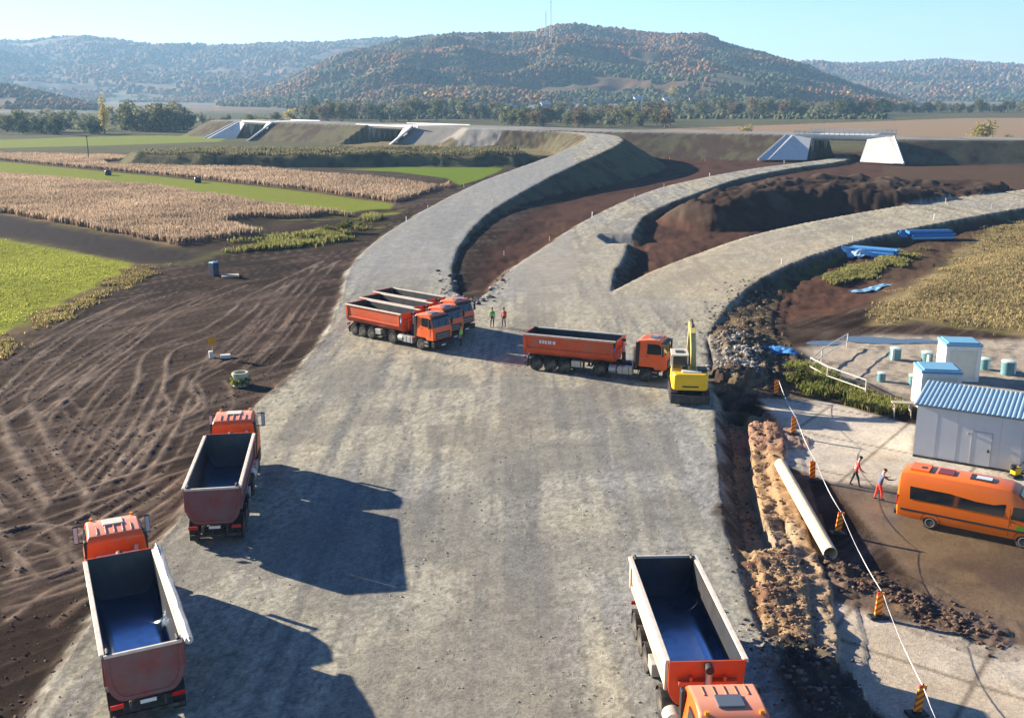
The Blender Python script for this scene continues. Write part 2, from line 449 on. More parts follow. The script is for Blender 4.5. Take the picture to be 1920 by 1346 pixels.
NOTCH = poly([(1134, 446), (1150, 443.5), (1190, 444), (1230, 446), (1225, 459), (1150, 457)], -.3)
TRACKS = [([(635, 490), (502, 554), (481, 577), (418, 621), (334, 654), (314, 678), (311, 711), (294, 758), (261, 815), (215, 880), (150, 965)], .30),
          ([(465, 534), (334, 587), (241, 658), (150, 721), (60, 790)], .26), ([(368, 650), (254, 674), (187, 734), (140, 801), (100, 850)], .24),
          ([(267, 567), (160, 631), (60, 731), (57, 758), (100, 828), (170, 930)], .32), ([(435, 674), (368, 708), (361, 731), (374, 758), (301, 815), (200, 915)], .28),
          ([(421, 714), (435, 734), (431, 771), (318, 825)], .26), ([(629, 494), (552, 587), (502, 644), (455, 690)], .22), ([(274, 701), (207, 775), (150, 850)], .2),
          ([(351, 708), (331, 748), (294, 825), (230, 915)], .26), ([(0, 798), (50, 765), (187, 661)], .3), ([(20, 965), (80, 945), (177, 914), (319, 865), (400, 840)], .3),
          ([(150, 960), (190, 918), (266, 816), (301, 750)], .26), ([(0, 1060), (133, 1025), (266, 958), (360, 880)], .36), ([(58, 759), (97, 839), (146, 901), (168, 932)], .42),
          ([(9, 821), (53, 892), (89, 945)], .5), ([(35, 1078), (35, 1038), (89, 998), (177, 958), (300, 890)], .34), ([(133, 1042), (137, 1016), (186, 980), (310, 896)], .34),
          ([(0, 690), (100, 628), (200, 580), (300, 545)], .22), ([(0, 760), (120, 690), (240, 620), (400, 550)], .22), ([(590, 520), (520, 600), (440, 680)], .2), ([(610, 560), (560, 640), (500, 700)], .25),
          ([(0, 1000), (60, 985), (130, 990), (200, 1010)], .34), ([(0, 1105), (80, 1085), (180, 1050)], .4), ([(20, 1160), (90, 1110), (160, 1080)], .34), ([(0, 900), (40, 930), (110, 1010), (160, 1060)], .4)]
TRACK_LINES = [(smooth_line(poly(p, -.4), 4), w) for p, w in TRACKS]
for p, w in list(TRACK_LINES):                 # the second wheel of each pass
    t = np.gradient(p, axis=0); t /= np.linalg.norm(t, axis=1)[:, None] + 1e-9
    TRACK_LINES.append((p + np.stack([t[:, 1], -t[:, 0]], 1) * 2.0, w))
_r = random.Random(3)
for p, w in list(TRACK_LINES)[:48]:            # fainter passes beside them
    t = np.gradient(p, axis=0); t /= np.linalg.norm(t, axis=1)[:, None] + 1e-9
    o = _r.uniform(-5, 5); k0 = _r.randrange(0, max(1, len(p) // 3)); k1 = len(p) - _r.randrange(0, max(1, len(p) // 3))
    q = p + np.stack([t[:, 1], -t[:, 0]], 1) * (o + .5 * np.sin(np.arange(len(p)) * .4 + o))[:, None]
    if k1 - k0 > 3: TRACK_LINES.append((q[k0:k1], _r.uniform(.12, .2)))
GRAVEL_ARCS = [([(480, 1060), (640, 960), (700, 860), (690, 760), (640, 690)], .35), ([(640, 740), (655, 700), (690, 670), (760, 650)], .3), ([(650, 830), (640, 760), (665, 690), (720, 660)], .3),
               ([(780, 985), (900, 1000), (1010, 1060)], .4), ([(430, 1020), (560, 975), (700, 960), (880, 990), (960, 1040)], .4), ([(330, 1080), (420, 1010), (520, 970)], .5),
               ([(880, 880), (1000, 800), (1080, 740)], .4), ([(760, 1340), (800, 1150), (830, 1000), (900, 860)], .5), ([(1010, 1340), (1020, 1150), (1010, 1000), (1030, 850)], .5), ([(1120, 1340), (1100, 1150), (1090, 1000)], .4),
               ([(700, 560), (760, 490), (800, 440), (850, 395)], .8), ([(745, 560), (800, 490), (835, 440), (880, 395)], .8), ([(930, 900), (1080, 800), (1200, 740)], .4),
               ([(880, 1700), (885, 1340), (890, 1050), (870, 850), (815, 660), (760, 530), (800, 450)], .45), ([(1050, 1700), (1040, 1340), (1020, 1050), (1000, 850), (990, 700), (1020, 560), (1120, 450), (1220, 385)], .45), ([(1150, 1700), (1130, 1340), (1100, 1000), (1080, 800), (1120, 650), (1250, 540), (1450, 460), (1700, 405)], .5),
               ([(1250, 1000), (1220, 880), (1190, 760)], .35), ([(620, 1340), (640, 1150), (660, 980)], .4), ([(560, 900), (600, 780), (680, 660), (730, 560)], .4)]
ARC_LINES = [(smooth_line(poly(p, 0), 5), w) for p, w in GRAVEL_ARCS]

C = lambda *a: np.array(a, float)
GRAVEL, GRAVEL_WARM, GRAVEL_DARK = C(.340, .326, .266), C(.385, .340, .245), C(.205, .200, .182)
DIRT, TRACK_C, RED = C(.043, .029, .023), C(.29, .225, .175), C(.085, .046, .033)
ZN = ['ground', 'platform', 'ramp_road', 'underpass_road', 'access_road', 'yard', 'embankment', 'motorway', 'meadow', 'dirt_bank', 'field']

def terrain(X, Y, want_color=True):
    X = np.asarray(X, float); Y = np.asarray(Y, float)
    n1 = fbm(X / 16, Y / 16, 1, 4); n2 = fbm(X / 3.2, Y / 3.2, 5, 4); n3 = fbm(X / .9, Y / .9, 9, 3); n4 = fbm(X / .35, Y / .35, 13, 2) * sst(140, 90, Y)
    near = sst(260, 120, Y)
    z = -.42 + .10 * n1 + near * (.06 * n2 + .03 * n3)
    zone = np.zeros(X.shape, np.int8)
    dp = sdf(PLATFORM, X, Y); 
    left = sst(0, -25, X + .05 * Y)
    # rutted dirt on the left
    rut = np.zeros(X.shape); wob = .10 * n3 + .16 * n2; rag = .45 + .75 * vnoise(X / .7, Y / .7, 6)
    if want_color or True:
        for p, w in TRACK_LINES:
            d = line_dist(p, X, Y, 3.0)
            rut = np.maximum(rut, min(1, .35 + w * 2) * np.exp(-((d + wob) / (w * .60)) ** 2) * (.35 + .65 * vnoise(X / 4 + w * 99, Y / 4, 3)) * rag)
    z = z + .15 * rut * near + near * .05 * fbm((X * .74 - Y * .67) / .5, (X * .67 + Y * .74) / 6, 27, 3) * sst(0, 4, dp)
    dl = sdf(LOWLAND, X, Y)
    z = z - .75 * sst(3, -5, dl) + sst(2, -4, dl) * (.25 * n2 + .10 * n3) * near
    # yard and its surroundings
    dy = sdf(YARD, X, Y)
    z = np.where(dy < 3, z + (-.5 - z) * sst(2.5, -.5, dy), z)
    dr = sdf(RUBBLE_YARD, X, Y); z = np.where(dr < 3, z + (-.5 + .08 * n3 - z) * sst(3, -1, dr), z)
    dm = line_dist(MUD_RIDGE, X, Y, 6); z = z + np.exp(-(dm / .9) ** 2) * (.10 + .18 * n3 + .10 * n2 + .10 * n4)
    dd = line_dist(DITCH, X, Y, 8); z = z - 1.2 * np.exp(-(dd / .95) ** 2)
    db = line_dist(BERM, X, Y, 8); z = z + np.exp(-(db / 1.45) ** 2) * (.36 + .20 * n2 + .20 * n3 + .14 * n4)
    dbh = line_dist(BERM_HEAD, X, Y, 6); z = z + np.exp(-(dbh / 1.2) ** 2) * (.16 + .15 * n2 + .15 * n3 + .1 * n4)
    du = line_dist(RUBBLE, X, Y, 8); z = z + np.exp(-(du / 1.7) ** 2) * (.7 + .3 * n2 + .3 * n3 + .2 * n4)
    ds = np.minimum(line_dist(SOIL_RIDGE, X, Y, 9), line_dist(SOIL_RIDGE2, X, Y, 9)); z = z + np.exp(-(ds / 2.4) ** 2) * (.3 + .4 * n2 + .25 * n3 + .12 * n4)
    dh = line_dist(DARK_HEAP, X, Y, 6); z = z + np.exp(-(dh / 1.4) ** 2) * (.3 + .25 * n2 + .2 * n3 + .12 * n4)
    # spoil heaps
    dsp = sdf(SPOIL, X, Y); lob = fbm(X / 7, Y / 7, 40, 4)
    hs = 2.9 - 2.0 * sst(60, 95, X)
    hs = hs + .4 * n2 + .25 * n3
    zs = hs + 1.2 * lob + .3 * n2 - np.maximum(dsp, 0) * (.62 + .25 * lob); z = np.where(dsp < 20, np.maximum(z, np.where(dsp < 0, hs + 1.3 * lob + .5 * n2, zs)), z)
    dsp2 = sdf(SPOIL2, X, Y); z = np.maximum(z, np.where(dsp2 < 15, 1.0 + .8 * lob - np.maximum(dsp2, 0) * .7, -9))
    dlb = sdf(LONG_BANK, X, Y); zl = 2.9 + 1.0 * lob - np.maximum(dlb, 0) * .75; z = np.where(dlb < 20, np.maximum(z, zl), z)
    dbt = sdf(BANK_TAN, X, Y); z = np.maximum(z, np.where(dbt < 15, .9 + .3 * lob - np.maximum(dbt, 0) * .3, -9))
    dcb = sdf(CUT_BANK, X, Y); z = z + sst(1, -6, dcb) * (.5 * lob - .2)
    z0 = z.copy()
    # raised ways
    zp = -np.maximum(dp, 0) * np.where(X > 0, 1.05, .55) + .03 * n1 + near * .02 * n3
    z = np.where(dp < 12, np.maximum(z, zp), z)
    roads = []
    for k, (outl, cl, cz), slope in ((2, RAMP, .60), (3, MIDROAD, .75), (4, ACCESS, .8)):
        d = sdf(outl, X, Y); _, zc = line_dist(cl, X, Y, 60, cz)
        edge = (n2 * .55 + n3 * .35) * np.clip(d, 0, 1.6)
        zr = zc - np.maximum(d + edge, 0) * slope
        z = np.where(d < 38, np.maximum(z, zr), z)
        z = np.where(d < 0, zc + .02 * n3 * near, z)
        roads.append((k, d, zc))
    dmw = sdf(MW_POLY, X, Y)
    dn, zmw = line_dist(MW_NEAR[:, :2], X, Y, 60, MW_NEAR[:, 2])
    gap = np.minimum(np.minimum(sdf(GAP_A, X, Y), sdf(GAP_B, X, Y)), sdf(GAP_C, X, Y))
    zm = np.where(zmw > -100, zmw, 7.0) - np.maximum(dmw, 0) * .52 + .12 * n2 * (dmw > 0)
    zm = np.where(gap < 0, -9, zm)
    z = np.where(dmw < 20, np.maximum(z, zm), z)
    dspur = sdf(RAMP_SPUR, X, Y)
    dno = sdf(NOTCH, X, Y, 6); z = np.where(dno < .6, np.minimum(z, -1.5 + np.maximum(dno + .6, 0) * 1.2), z)
    # ---- zones
    e = n2 * .5 + n3 * .25
    zone = np.where((sdf(GREEN_MEADOW, X, Y) < 0) | (sdf(DRY_MEADOW, X, Y) < 0), 8, zone)
    for q in (CORN_NEAR, CORN_FAR, STRIP, BRIGHT_FIELD, FAR_GREEN, FAR_TAN, PLOUGHED):
        zone = np.where(sdf(q, X, Y) < 0, 10, zone)
    for q, lim in ((db, 1.9), (du, 2.1), (dbh, 1.5), (dh, 1.6)): zone = np.where(q < lim, 9, zone)
    zone = np.where((z > z0 + .25) | (dlb < 4) & (z > .4), 6, zone)
    zone = np.where((dsp < 7) & (z0 > -.3) & (Y > 140), 9, zone)
    zone = np.where(dy + e * .4 < 0, np.where((db < 1.9), zone, 5), zone)
    zone = np.where(dp + e * .5 < 0, 1, zone)
    for k, d, zc in roads: zone = np.where((d + .2 * e < 0) & ((zone != 1) | (Y > 112)), k, zone)
    zone = np.where((dmw < 0) & (gap > 0), 7, zone)
    out = {'z': z, 'zone': zone}
    if not want_color: return out
    # ---- colours of the soils themselves
    def mixc(c, t, w): return c + (np.asarray(t) - c) * w[..., None]
    streak = fbm((X * .80 - Y * .60) / .9, (X * .60 + Y * .80) / 18, 21, 4); streak2 = fbm((X * .74 - Y * .67) / .42, (X * .67 + Y * .74) / 11, 27, 3)
    col = np.broadcast_to(DIRT, X.shape + (3,)).copy()
    col = mixc(col, C(.12, .088, .070), np.clip(.55 * sst(.0, .5, streak) + .55 * sst(.12, .5, streak2) + .3 * sst(0, .6, n2), 0, 1))
    col = mixc(col, C(.020, .0145, .0125), .8 * sst(.0, .6, -n1 - .4 * n2 - .4 * streak2))
    col = mixc(col, TRACK_C, np.clip(rut * 1.0, 0, 1) * .9)
    far = sst(230, 420, Y)
    col = mixc(col, C(.115, .115, .060), far * (.8 + .2 * n1))
    rough = np.full(X.shape, .95)
    # brown grass margin at the meadow's edge, lower left
    gm = sdf(GREEN_MEADOW, X, Y)
    col = mixc(col, C(.16, .115, .055), sst(4.5, 0, gm + 2 * n2) * .7)
    col = mixc(col, C(.24, .255, .035), sst(.5, -.7, gm + 1.2 * n2))
    col = np.where((gm < 0)[..., None], mixc(col, C(.15, .18, .025), .7 * sst(.0, .7, fbm(X / 4, Y / 4, 33, 4))), col)
    pl = sdf(PLOUGHED, X, Y); col = mixc(col, C(.036, .029, .029), sst(.5, -.5, pl) * .95)
    col = mixc(col, C(.16, .15, .05), sst(4, 0, np.abs(pl) + 3 * n2 + 2) * .5)
    for q, c in ((CORN_NEAR, C(.20, .135, .080)), (CORN_FAR, C(.19, .13, .085)), (STRIP, C(.185, .21, .035)), (BRIGHT_FIELD, C(.13, .19, .025)), (FAR_GREEN, C(.19, .22, .05)), (FAR_TAN, C(.27, .195, .125))):
        d = sdf(q, X, Y); col = mixc(col, c, sst(.6, -.6, d + .6 * n2))
    col = mixc(col, C(.045, .032, .024), sst(1, -1, dcb + n2))
    col = mixc(col, C(.17, .18, .04), sst(1, -1, dcb + n2) * sst(.15, .45, fbm(X / 9, Y / 5, 51, 3)))
    # lowland: red-brown earth
    col = mixc(col, RED, sst(1, -2, dl + n2 * 2))
    col = np.where((dl < 0)[..., None], mixc(col, C(.045, .027, .022), sst(-.1, .6, fbm((X * .9 - Y * .2) / 3, (X * .2 + Y * .9) / 9, 61, 4)) * .8), col)
    col = np.where(((dl < 0) & (X > .36 * Y))[..., None], mixc(col, C(.095, .066, .044), .65 + .3 * n2), col)
    dmd = sdf(DRY_MEADOW, X, Y); col = mixc(col, mixc(np.broadcast_to(C(.24, .185, .095), col.shape).copy(), C(.115, .10, .045), sst(-.1, .5, fbm(X / 6, Y / 6, 71, 4))), sst(1.2, -1, dmd + n2))
    col = mixc(col, C(.14, .16, .04), sst(0, -4, np.abs(dmd - 14) - 3 + 5 * n2) * (X > 30) * (Y > 85) * .7)
    ry = sdf(RUBBLE_YARD, X, Y); col = mixc(col, mixc(np.broadcast_to(C(.40, .34, .265), col.shape).copy(), C(.19, .165, .14), sst(0, .5, n3 + .6 * n2)), sst(1, -1, ry + n2))
    col = mixc(col, C(.10, .115, .035), sst(2.2, .4, np.abs(ry - 1.4) + .9 * n2) * (Y < 72) * (X < 25) * .9)
    # yard: mud, then concrete slabs
    my = sst(.4, -.4, dy)
    col = mixc(col, C(.165, .112, .060), my); col = mixc(col, C(.085, .055, .034), my * sst(-.1, .5, n2 + .5 * n1)); col = mixc(col, C(.22, .165, .095), my * sst(.1, .6, n1) * .8)
    rough = np.where(dy < 0, .55 - .25 * sst(.0, .5, n1), rough)
    for q in CONCRETE:
        d = sdf(q, X, Y); w = sst(.35, -.35, d + .5 * n2)
        cc = mixc(np.broadcast_to(C(.52, .46, .375), col.shape).copy(), C(.43, .35, .25), sst(0, .5, n1 + .4 * n2) * .7)
        ax = (X - 21) * .80 - (Y - 58) * .60; ay = (X - 21) * .60 + (Y - 58) * .80
        jt = np.minimum(np.abs((ax + 2) % 5.5 - 2.75), np.abs((ay + 1.2) % 6.0 - 3.0)); cc = mixc(cc, C(.13, .105, .08), sst(.16, .04, jt) * .7)
        col = mixc(col, cc, w); rough = np.where(w > .5, .85, rough)
    col = mixc(col, C(.11, .075, .055), np.exp(-(dm / 1.2) ** 2) * .9)
    # banks and heaps
    bm_ = sst(2.2, 1.2, db + .6 * n2); bc = mixc(np.broadcast_to(C(.36, .235, .130), col.shape).copy(), C(.145, .080, .052), sst(0, .5, n3 + .5 * n2)); bc = mixc(bc, C(.36, .315, .235), sst(.1, .5, n1 + .5 * n2) * .7); col = mixc(col, bc, bm_)
    col = mixc(col, C(.27, .16, .115), sst(2, 1, dbh + .5 * n2) * .8)
    col = mixc(col, mixc(np.broadcast_to(C(.23, .215, .19), col.shape).copy(), C(.09, .085, .075), sst(-.1, .4, n3)), sst(2.5, 1.5, du + n2))
    col = mixc(col, mixc(np.broadcast_to(C(.16, .125, .075), col.shape).copy(), C(.065, .045, .035), sst(-.2, .4, n3 + .6 * n2)), sst(3.4, 2, ds + n2) * .9)
    col = mixc(col, C(.07, .06, .05), sst(1.8, 1, dh + .4 * n2))
    heap = sst(9, 5, dsp + 2 * n2) * (Y > 140) * (z0 > -.6)
    col = mixc(col, mixc(np.broadcast_to(C(.050, .034, .027), col.shape).copy(), C(.085, .062, .048), sst(0, .5, n2 + lob)), heap)
    col = mixc(col, C(.075, .040, .028), heap * sst(1.2, -.5, z0) * .8)
    lb = sst(8, 4, dlb); col = mixc(col, mixc(np.broadcast_to(C(.115, .105, .06), col.shape).copy(), C(.055, .055, .034), sst(0, .4, lob + n2)), lb)
    col = mixc(col, C(.20, .165, .085), sst(3, 0, dbt) * (1 - lb) * .9)
    raised = (z > z0 + .2)
    ec = mixc(np.broadcast_to(C(.120, .112, .068), col.shape).copy(), C(.085, .062, .048), sst(-.2, .4, n2 + .6 * n1))
    col = np.where((raised & (dp > 3))[..., None], ec, col)
    col = np.where((raised & (Y < 140))[..., None], mixc(np.broadcast_to(C(.115, .098, .080), col.shape).copy(), C(.060, .047, .038), sst(-.2, .4, n3)), col)
    col = np.where((raised & (dspur < 8))[..., None], C(.25, .235, .21), col)
    # gravel
    gs = fbm(X / 1.1, Y / 16, 81, 4); gs2 = fbm(X / .35, Y / 9, 87, 3); gn = fbm(X / 11, Y / 15, 91, 4); g3 = fbm(X / .15, Y / .22, 95, 2)
    gcol = np.broadcast_to(GRAVEL, col.shape).copy()
    gcol = mixc(gcol, GRAVEL_WARM, sst(-.1, .45, gn + .12 * n2) * .6)
    gcol = mixc(gcol, GRAVEL_DARK, np.clip(sst(-.08, .45, gs - .35 * gn) * .85 + .6 * sst(.0, .5, gs2), 0, 1))
    gcol = mixc(gcol, C(.33, .325, .31), sst(.1, .5, -gn + .5 * gs) * .5)
    gcol = gcol * (1 + .50 * g3 + .05 * n3)[..., None]
    arc = np.zeros(X.shape)
    for p, w in ARC_LINES:
        t = np.gradient(p, axis=0); t /= np.linalg.norm(t, axis=1)[:, None] + 1e-9
        for o in (-1, 1):
            d = line_dist(p + np.stack([t[:, 1], -t[:, 0]], 1) * o, X, Y, 4); arc = np.maximum(arc, np.exp(-(d / w) ** 2) * sst(.25, .6, vnoise(X / 4, Y / 4, 8)))
    gcol = mixc(gcol, C(.175, .168, .152), arc * .55)
    cool = sst(100, 125, Y) * (X < .06 * Y)
    gcol = mixc(gcol, C(.27, .275, .27), cool * .7)
    gcol = mixc(gcol, C(.36, .325, .26), sst(88, 104, Y) * sst(-.02, .03, X / Y) * (.5 + .4 * n1) * sst(190, 130, Y))
    gcol = mixc(gcol, C(.16, .155, .14), sst(.5, -.3, np.abs(dp)) * .5)
    gcol = mixc(gcol, C(.34, .30, .22), sst(-6, -2, -dp - 5) * 0)
    w = sst(.5, -.5, dp + .9 * n2 + .5 * n3); col = mixc(col, gcol, w)
    for k, d, zc in roads: col = mixc(col, gcol if k != 4 else gcol * C(1.12, 1.08, 1.0), sst(.4, -.3, d + .5 * n2))
    # dark strip of a shallow cut beside the ramp's shoulder, tyre-polished lanes on the far ramp
    for k, d, zc in roads:
        if k == 2: col = mixc(col, C(.30, .31, .31), sst(-1.0, -2.5, d) * far * .8)
    col = np.where(((dmw < 0) & (gap > 0))[..., None], mixc(np.broadcast_to(C(.27, .26, .245), col.shape).copy(), C(.20, .19, .175), sst(-.2, .4, n1)), col)
    col = col * (1 + near * .16 * n3 * (dp > 0))[..., None]
    out['col'] = np.clip(col, .008, .9); out['rough'] = rough
    return out

def gz(x, y):
    return float(terrain(np.array([x]), np.array([y]), False)['z'][0])
def G(px, py, z=0.0):
    """ground point under a photograph point (a few steps of iteration on the height)"""
    p = P(px, py, z)
    for _ in range(4):
        p = P(px, py, gz(p.x, p.y))
    return p

def build_ground():
    ys = list(np.arange(-60, 12, 3.0)); y = 12.0
    while y < 1500:
        ys.append(y); y += min(max(1.25 * y * y * 5.8e-5, .13), 1.5 if y < 420 else 1.5 + (y - 420) * .02)
    ys = np.array(ys); side = 1 + .012 * 1.105 ** np.arange(1, 52)          # a fine fan in front, coarser land to either side
    u = np.concatenate([-side[::-1], np.linspace(-1, 1, 760), side]); nc = len(u)
    Yg = np.repeat(ys[:, None], nc, 1)
    Xg = u[None, :] * (np.maximum(ys, 0) * .60 + 24)[:, None]
    t = terrain(Xg.ravel(), Yg.ravel())
    V = np.stack([Xg.ravel(), Yg.ravel(), t['z']], 1)
    nr = len(ys)
    i = np.arange(nr - 1)[:, None] * nc + np.arange(nc - 1)[None, :]
    F = np.stack([i, i + 1, i + nc + 1, i + nc], -1).reshape(-1, 4)
    fz = t['zone'][F[:, 0]]
    for k, nm in enumerate(ZN):
        f = F[fz == k]
        if not len(f): continue
        used, inv = np.unique(f, return_inverse=True)
        o = mesh_np(nm, V[used], inv.reshape(-1, 4), M_GROUND, None, t['col'][used], t['rough'][used], True)
        o['kind'] = 'structure'
build_ground()
# ---------------------------------------------------------------- hills and their woods
def elev(py): return -math.tan(PITCH + math.atan((py - 673.0) / FPX))
RANGES = [  # distance of the ridge, depth of the slope, skyline points (x, y in the photograph)
    (2300, 1080, [(-400, 235), (300, 222), (380, 205), (480, 180), (560, 152), (620, 125), (700, 95), (760, 78), (850, 68), (950, 66), (1000, 62), (1035, 49), (1070, 45), (1120, 51), (1170, 61), (1230, 69), (1290, 73), (1340, 88), (1400, 104), (1460, 122), (1520, 143), (1570, 163), (1640, 184), (1740, 206), (1850, 216), (2300, 225)]),
    (3900, 1700, [(-600, 66), (-200, 72), (0, 79), (100, 81), (190, 73), (250, 75), (330, 87), (430, 89), (560, 83), (640, 83), (740, 76), (850, 72), (950, 80), (1100, 110), (1300, 170), (1500, 215), (2400, 240)]),
    (4300, 1900, [(-400, 240), (1000, 225), (1250, 180), (1400, 130), (1480, 117), (1560, 122), (1640, 118), (1720, 113), (1800, 120), (1860, 126), (1900, 118), (2000, 108), (2400, 100)]),
    (1500, 380, [(-600, 120), (-200, 140), (0, 157), (80, 167), (160, 187), (230, 204), (300, 213), (420, 225), (2400, 240)]),
]
def hill_z(X, Y):
    z = np.full(X.shape, -.4); which = np.zeros(X.shape, np.int8)
    n = fbm(X / 260, Y / 260, 201, 5); g = 1 - np.abs(fbm((X + .45 * Y) / 380, (Y - .3 * X) / 700, 211, 4)) * 2
    n2 = fbm(X / 90, Y / 90, 221, 3)
    for k, (D, W, prof) in enumerate(RANGES):
        pr = np.array(prof, float)
        rx = (pr[:, 0] - 960) / FPX * D * 1.02
        rz = np.array([CAM_H + D * elev(p) for p in pr[:, 1]])
        Dl = D + 90 * fbm(X / 500, X * 0 + k * 7.7, 231, 3)
        h = np.interp(X * D / np.maximum(Y, D * .55), rx, rz)        # the skyline keeps its shape as seen from the valley
        t = (Y - (Dl - W)) / W
        s = np.where(t < 1, sst(0, 1, np.clip(t, 0, 1)) * .55 + .45 * np.clip(t, 0, 1) ** 1.25, 1 - .35 * sst(1, 1.8, t))
        tt = np.clip(t, 0, 1)
        amp = np.minimum(h, 130) * tt ** .7 * (1 - tt ** 4)
        zz = h * s + amp * (.36 * n + .46 * (g - .55) + .12 * n2)
        if k == 0:                                                    # terraces of the near hill
            st = tt * 5 + .9 * n
            zz = zz + amp * .42 * (sst(.30, .70, st % 1) - st % 1)
        zz = np.where((h > 1) & (t > 0), zz, -.4)
        m = zz > z; z = np.where(m, zz, z); which = np.where(m, k, which)
    return z, which

def hill_color(X, Y, which):
    n = fbm(X / 130, Y / 130, 301, 4); n2 = fbm(X / 45, Y / 45, 311, 3)
    c = np.empty(X.shape + (3,)); c[:] = (.115, .072, .038)
    def mx(c, t, w): return c + (np.array(t) - c) * w[..., None]
    c = mx(c, (.062, .075, .036), sst(-.15, .35, n + .3 * n2))
    c = mx(c, (.20, .165, .085), sst(.12, .5, fbm(X / 300, Y / 130, 321, 4)) * .8)
    c = mx(c, (.135, .082, .058), sst(0, .4, fbm(X / 400, Y / 400, 331, 3)) * .6)
    return c

def build_hills():
    ys = [1110.0]
    while ys[-1] < 6300: ys.append(ys[-1] + max(9.0, (ys[-1] - 1000) * .0075))
    ys = np.array(ys); u = np.concatenate([-np.linspace(2.6, 1.03, 90), np.linspace(-1, 1, 520), np.linspace(1.03, 2.6, 90)]); nc = len(u)
    Yg = np.repeat(ys[:, None], nc, 1); Xg = u[None, :] * (ys * .66 + 60)[:, None]
    z, wh = hill_z(Xg.ravel(), Yg.ravel())
    z[Yg.ravel() < 1125] = -1.5
    V = np.stack([Xg.ravel(), Yg.ravel(), z], 1)
    i = np.arange(len(ys) - 1)[:, None] * nc + np.arange(nc - 1)[None, :]
    F = np.stack([i, i + 1, i + nc + 1, i + nc], -1).reshape(-1, 4)
    o = mesh_np('hills', V, F, M_HILL, None, hill_color(Xg.ravel(), Yg.ravel(), wh), None, True)
    o['kind'] = 'structure'
build_hills()

ICO_V, ICO_F = None, None
def _ico():
    global ICO_V, ICO_F
    bm = bmesh.new(); bmesh.ops.create_icosphere(bm, subdivisions=1, radius=1)
    ICO_V = np.array([v.co[:] for v in bm.verts]); bm.verts.ensure_lookup_table()
    ICO_F = np.array([[v.index for v in f.verts] for f in bm.faces]); bm.free()
_ico()
def crowns(name, pos, rad, col, zstretch=1.1, sub=0):
    """many small rough crowns as one wood"""
    n = len(pos); k = len(ICO_V)
    j = 1 + .34 * (rng.random((n, k, 1)) - .5) * 2
    V = ICO_V[None] * j * rad[:, None, None]
    V[:, :, 2] *= zstretch
    a = rng.random(n) * 6.28; ca, sa = np.cos(a)[:, None], np.sin(a)[:, None]
    V = np.stack([V[:, :, 0] * ca - V[:, :, 1] * sa, V[:, :, 0] * sa + V[:, :, 1] * ca, V[:, :, 2]], -1)
    V += pos[:, None, :]
    F = (ICO_F[None] + (np.arange(n) * k)[:, None, None]).reshape(-1, 3)
    cc = np.repeat(col[:, None, :], k, 1) * (1 + .2 * (rng.random((n, k, 1)) - .5))
    return mesh_np(name, V.reshape(-1, 3), F, M_WOOD, None, cc.reshape(-1, 3), None, True)

PAL = np.array([(.070, .080, .030), (.100, .090, .038), (.042, .058, .028), (.175, .095, .042), (.205, .092, .036), (.165, .078, .048), (.27, .155, .030), (.31, .22, .045), (.150, .115, .072)])
def wood(name, n, y0, y1, r0, r1, weights, label, dens=None, xlim=.62):
    Y = np.sqrt(rng.random(n * 3) * (y1 * y1 - y0 * y0) + y0 * y0); X = (rng.random(n * 3) * 2 - 1) * Y * xlim
    keep = fbm(X / 170, Y / 120, 401, 4) + .3 * (rng.random(n * 3) - .5) > -.26
    if dens is not None: keep &= dens(X, Y)
    X, Y = X[keep][:n], Y[keep][:n]
    z, wh = hill_z(X, Y)
    dz = z - hill_z(X, Y - 25)[0]
    ok = (z > 1.0)
    X, Y, z = X[ok], Y[ok], z[ok]
    r = r0 + (r1 - r0) * rng.random(len(X)) ** 2
    w = np.array(weights, float); w /= w.sum()
    patch = fbm(X / 150, Y / 150, 411, 3)
    idx = np.clip(np.searchsorted(np.cumsum(w), np.clip(.54 + patch * 1.35 + .34 * (rng.random(len(X)) - .5) + .30 * (z / 110 - .5) - .12 * X / Y, 0, .999)), 0, len(PAL) - 1)
    col = PAL[idx] * (.85 + .3 * rng.random((len(X), 1)))
    dk = sst(.08, .30, fbm(X / 210, Y / 150, 451, 4)); col = col + (np.array([.026, .040, .022]) - col) * (.62 * dk)[:, None]      # shadow bands of the slope, put into the crown colour as dark green patches
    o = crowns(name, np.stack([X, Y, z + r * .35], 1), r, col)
    return tag(o, label, 'woodland', None, 'stuff')
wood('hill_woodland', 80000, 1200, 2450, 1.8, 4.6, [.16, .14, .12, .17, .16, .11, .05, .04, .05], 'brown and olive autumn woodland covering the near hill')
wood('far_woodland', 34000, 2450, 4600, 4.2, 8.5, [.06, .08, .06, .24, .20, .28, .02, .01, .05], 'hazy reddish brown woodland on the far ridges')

def box_haze():
    mb = MB()
    m = bpy.data.materials.new('haze'); m.use_nodes = True
    n, l = m.node_tree.nodes, m.node_tree.links
    n.remove(n['Principled BSDF'])
    v = n.new('ShaderNodeVolumePrincipled')
    v.inputs['Color'].default_value = (.38, .66, 1.0, 1)
    v.inputs['Density'].default_value = 0.00013
    v.inputs['Anisotropy'].default_value = 0.2
    l.new(v.outputs[0], n['Material Output'].inputs['Volume'])
    mb.box((0, 3100, 150), (26000, 7000, 320), m)
    o = mb.build('haze'); o['kind'] = 'stuff'
    o['label'] = 'thin blue haze in the valley air'; o['category'] = 'haze'
box_haze()
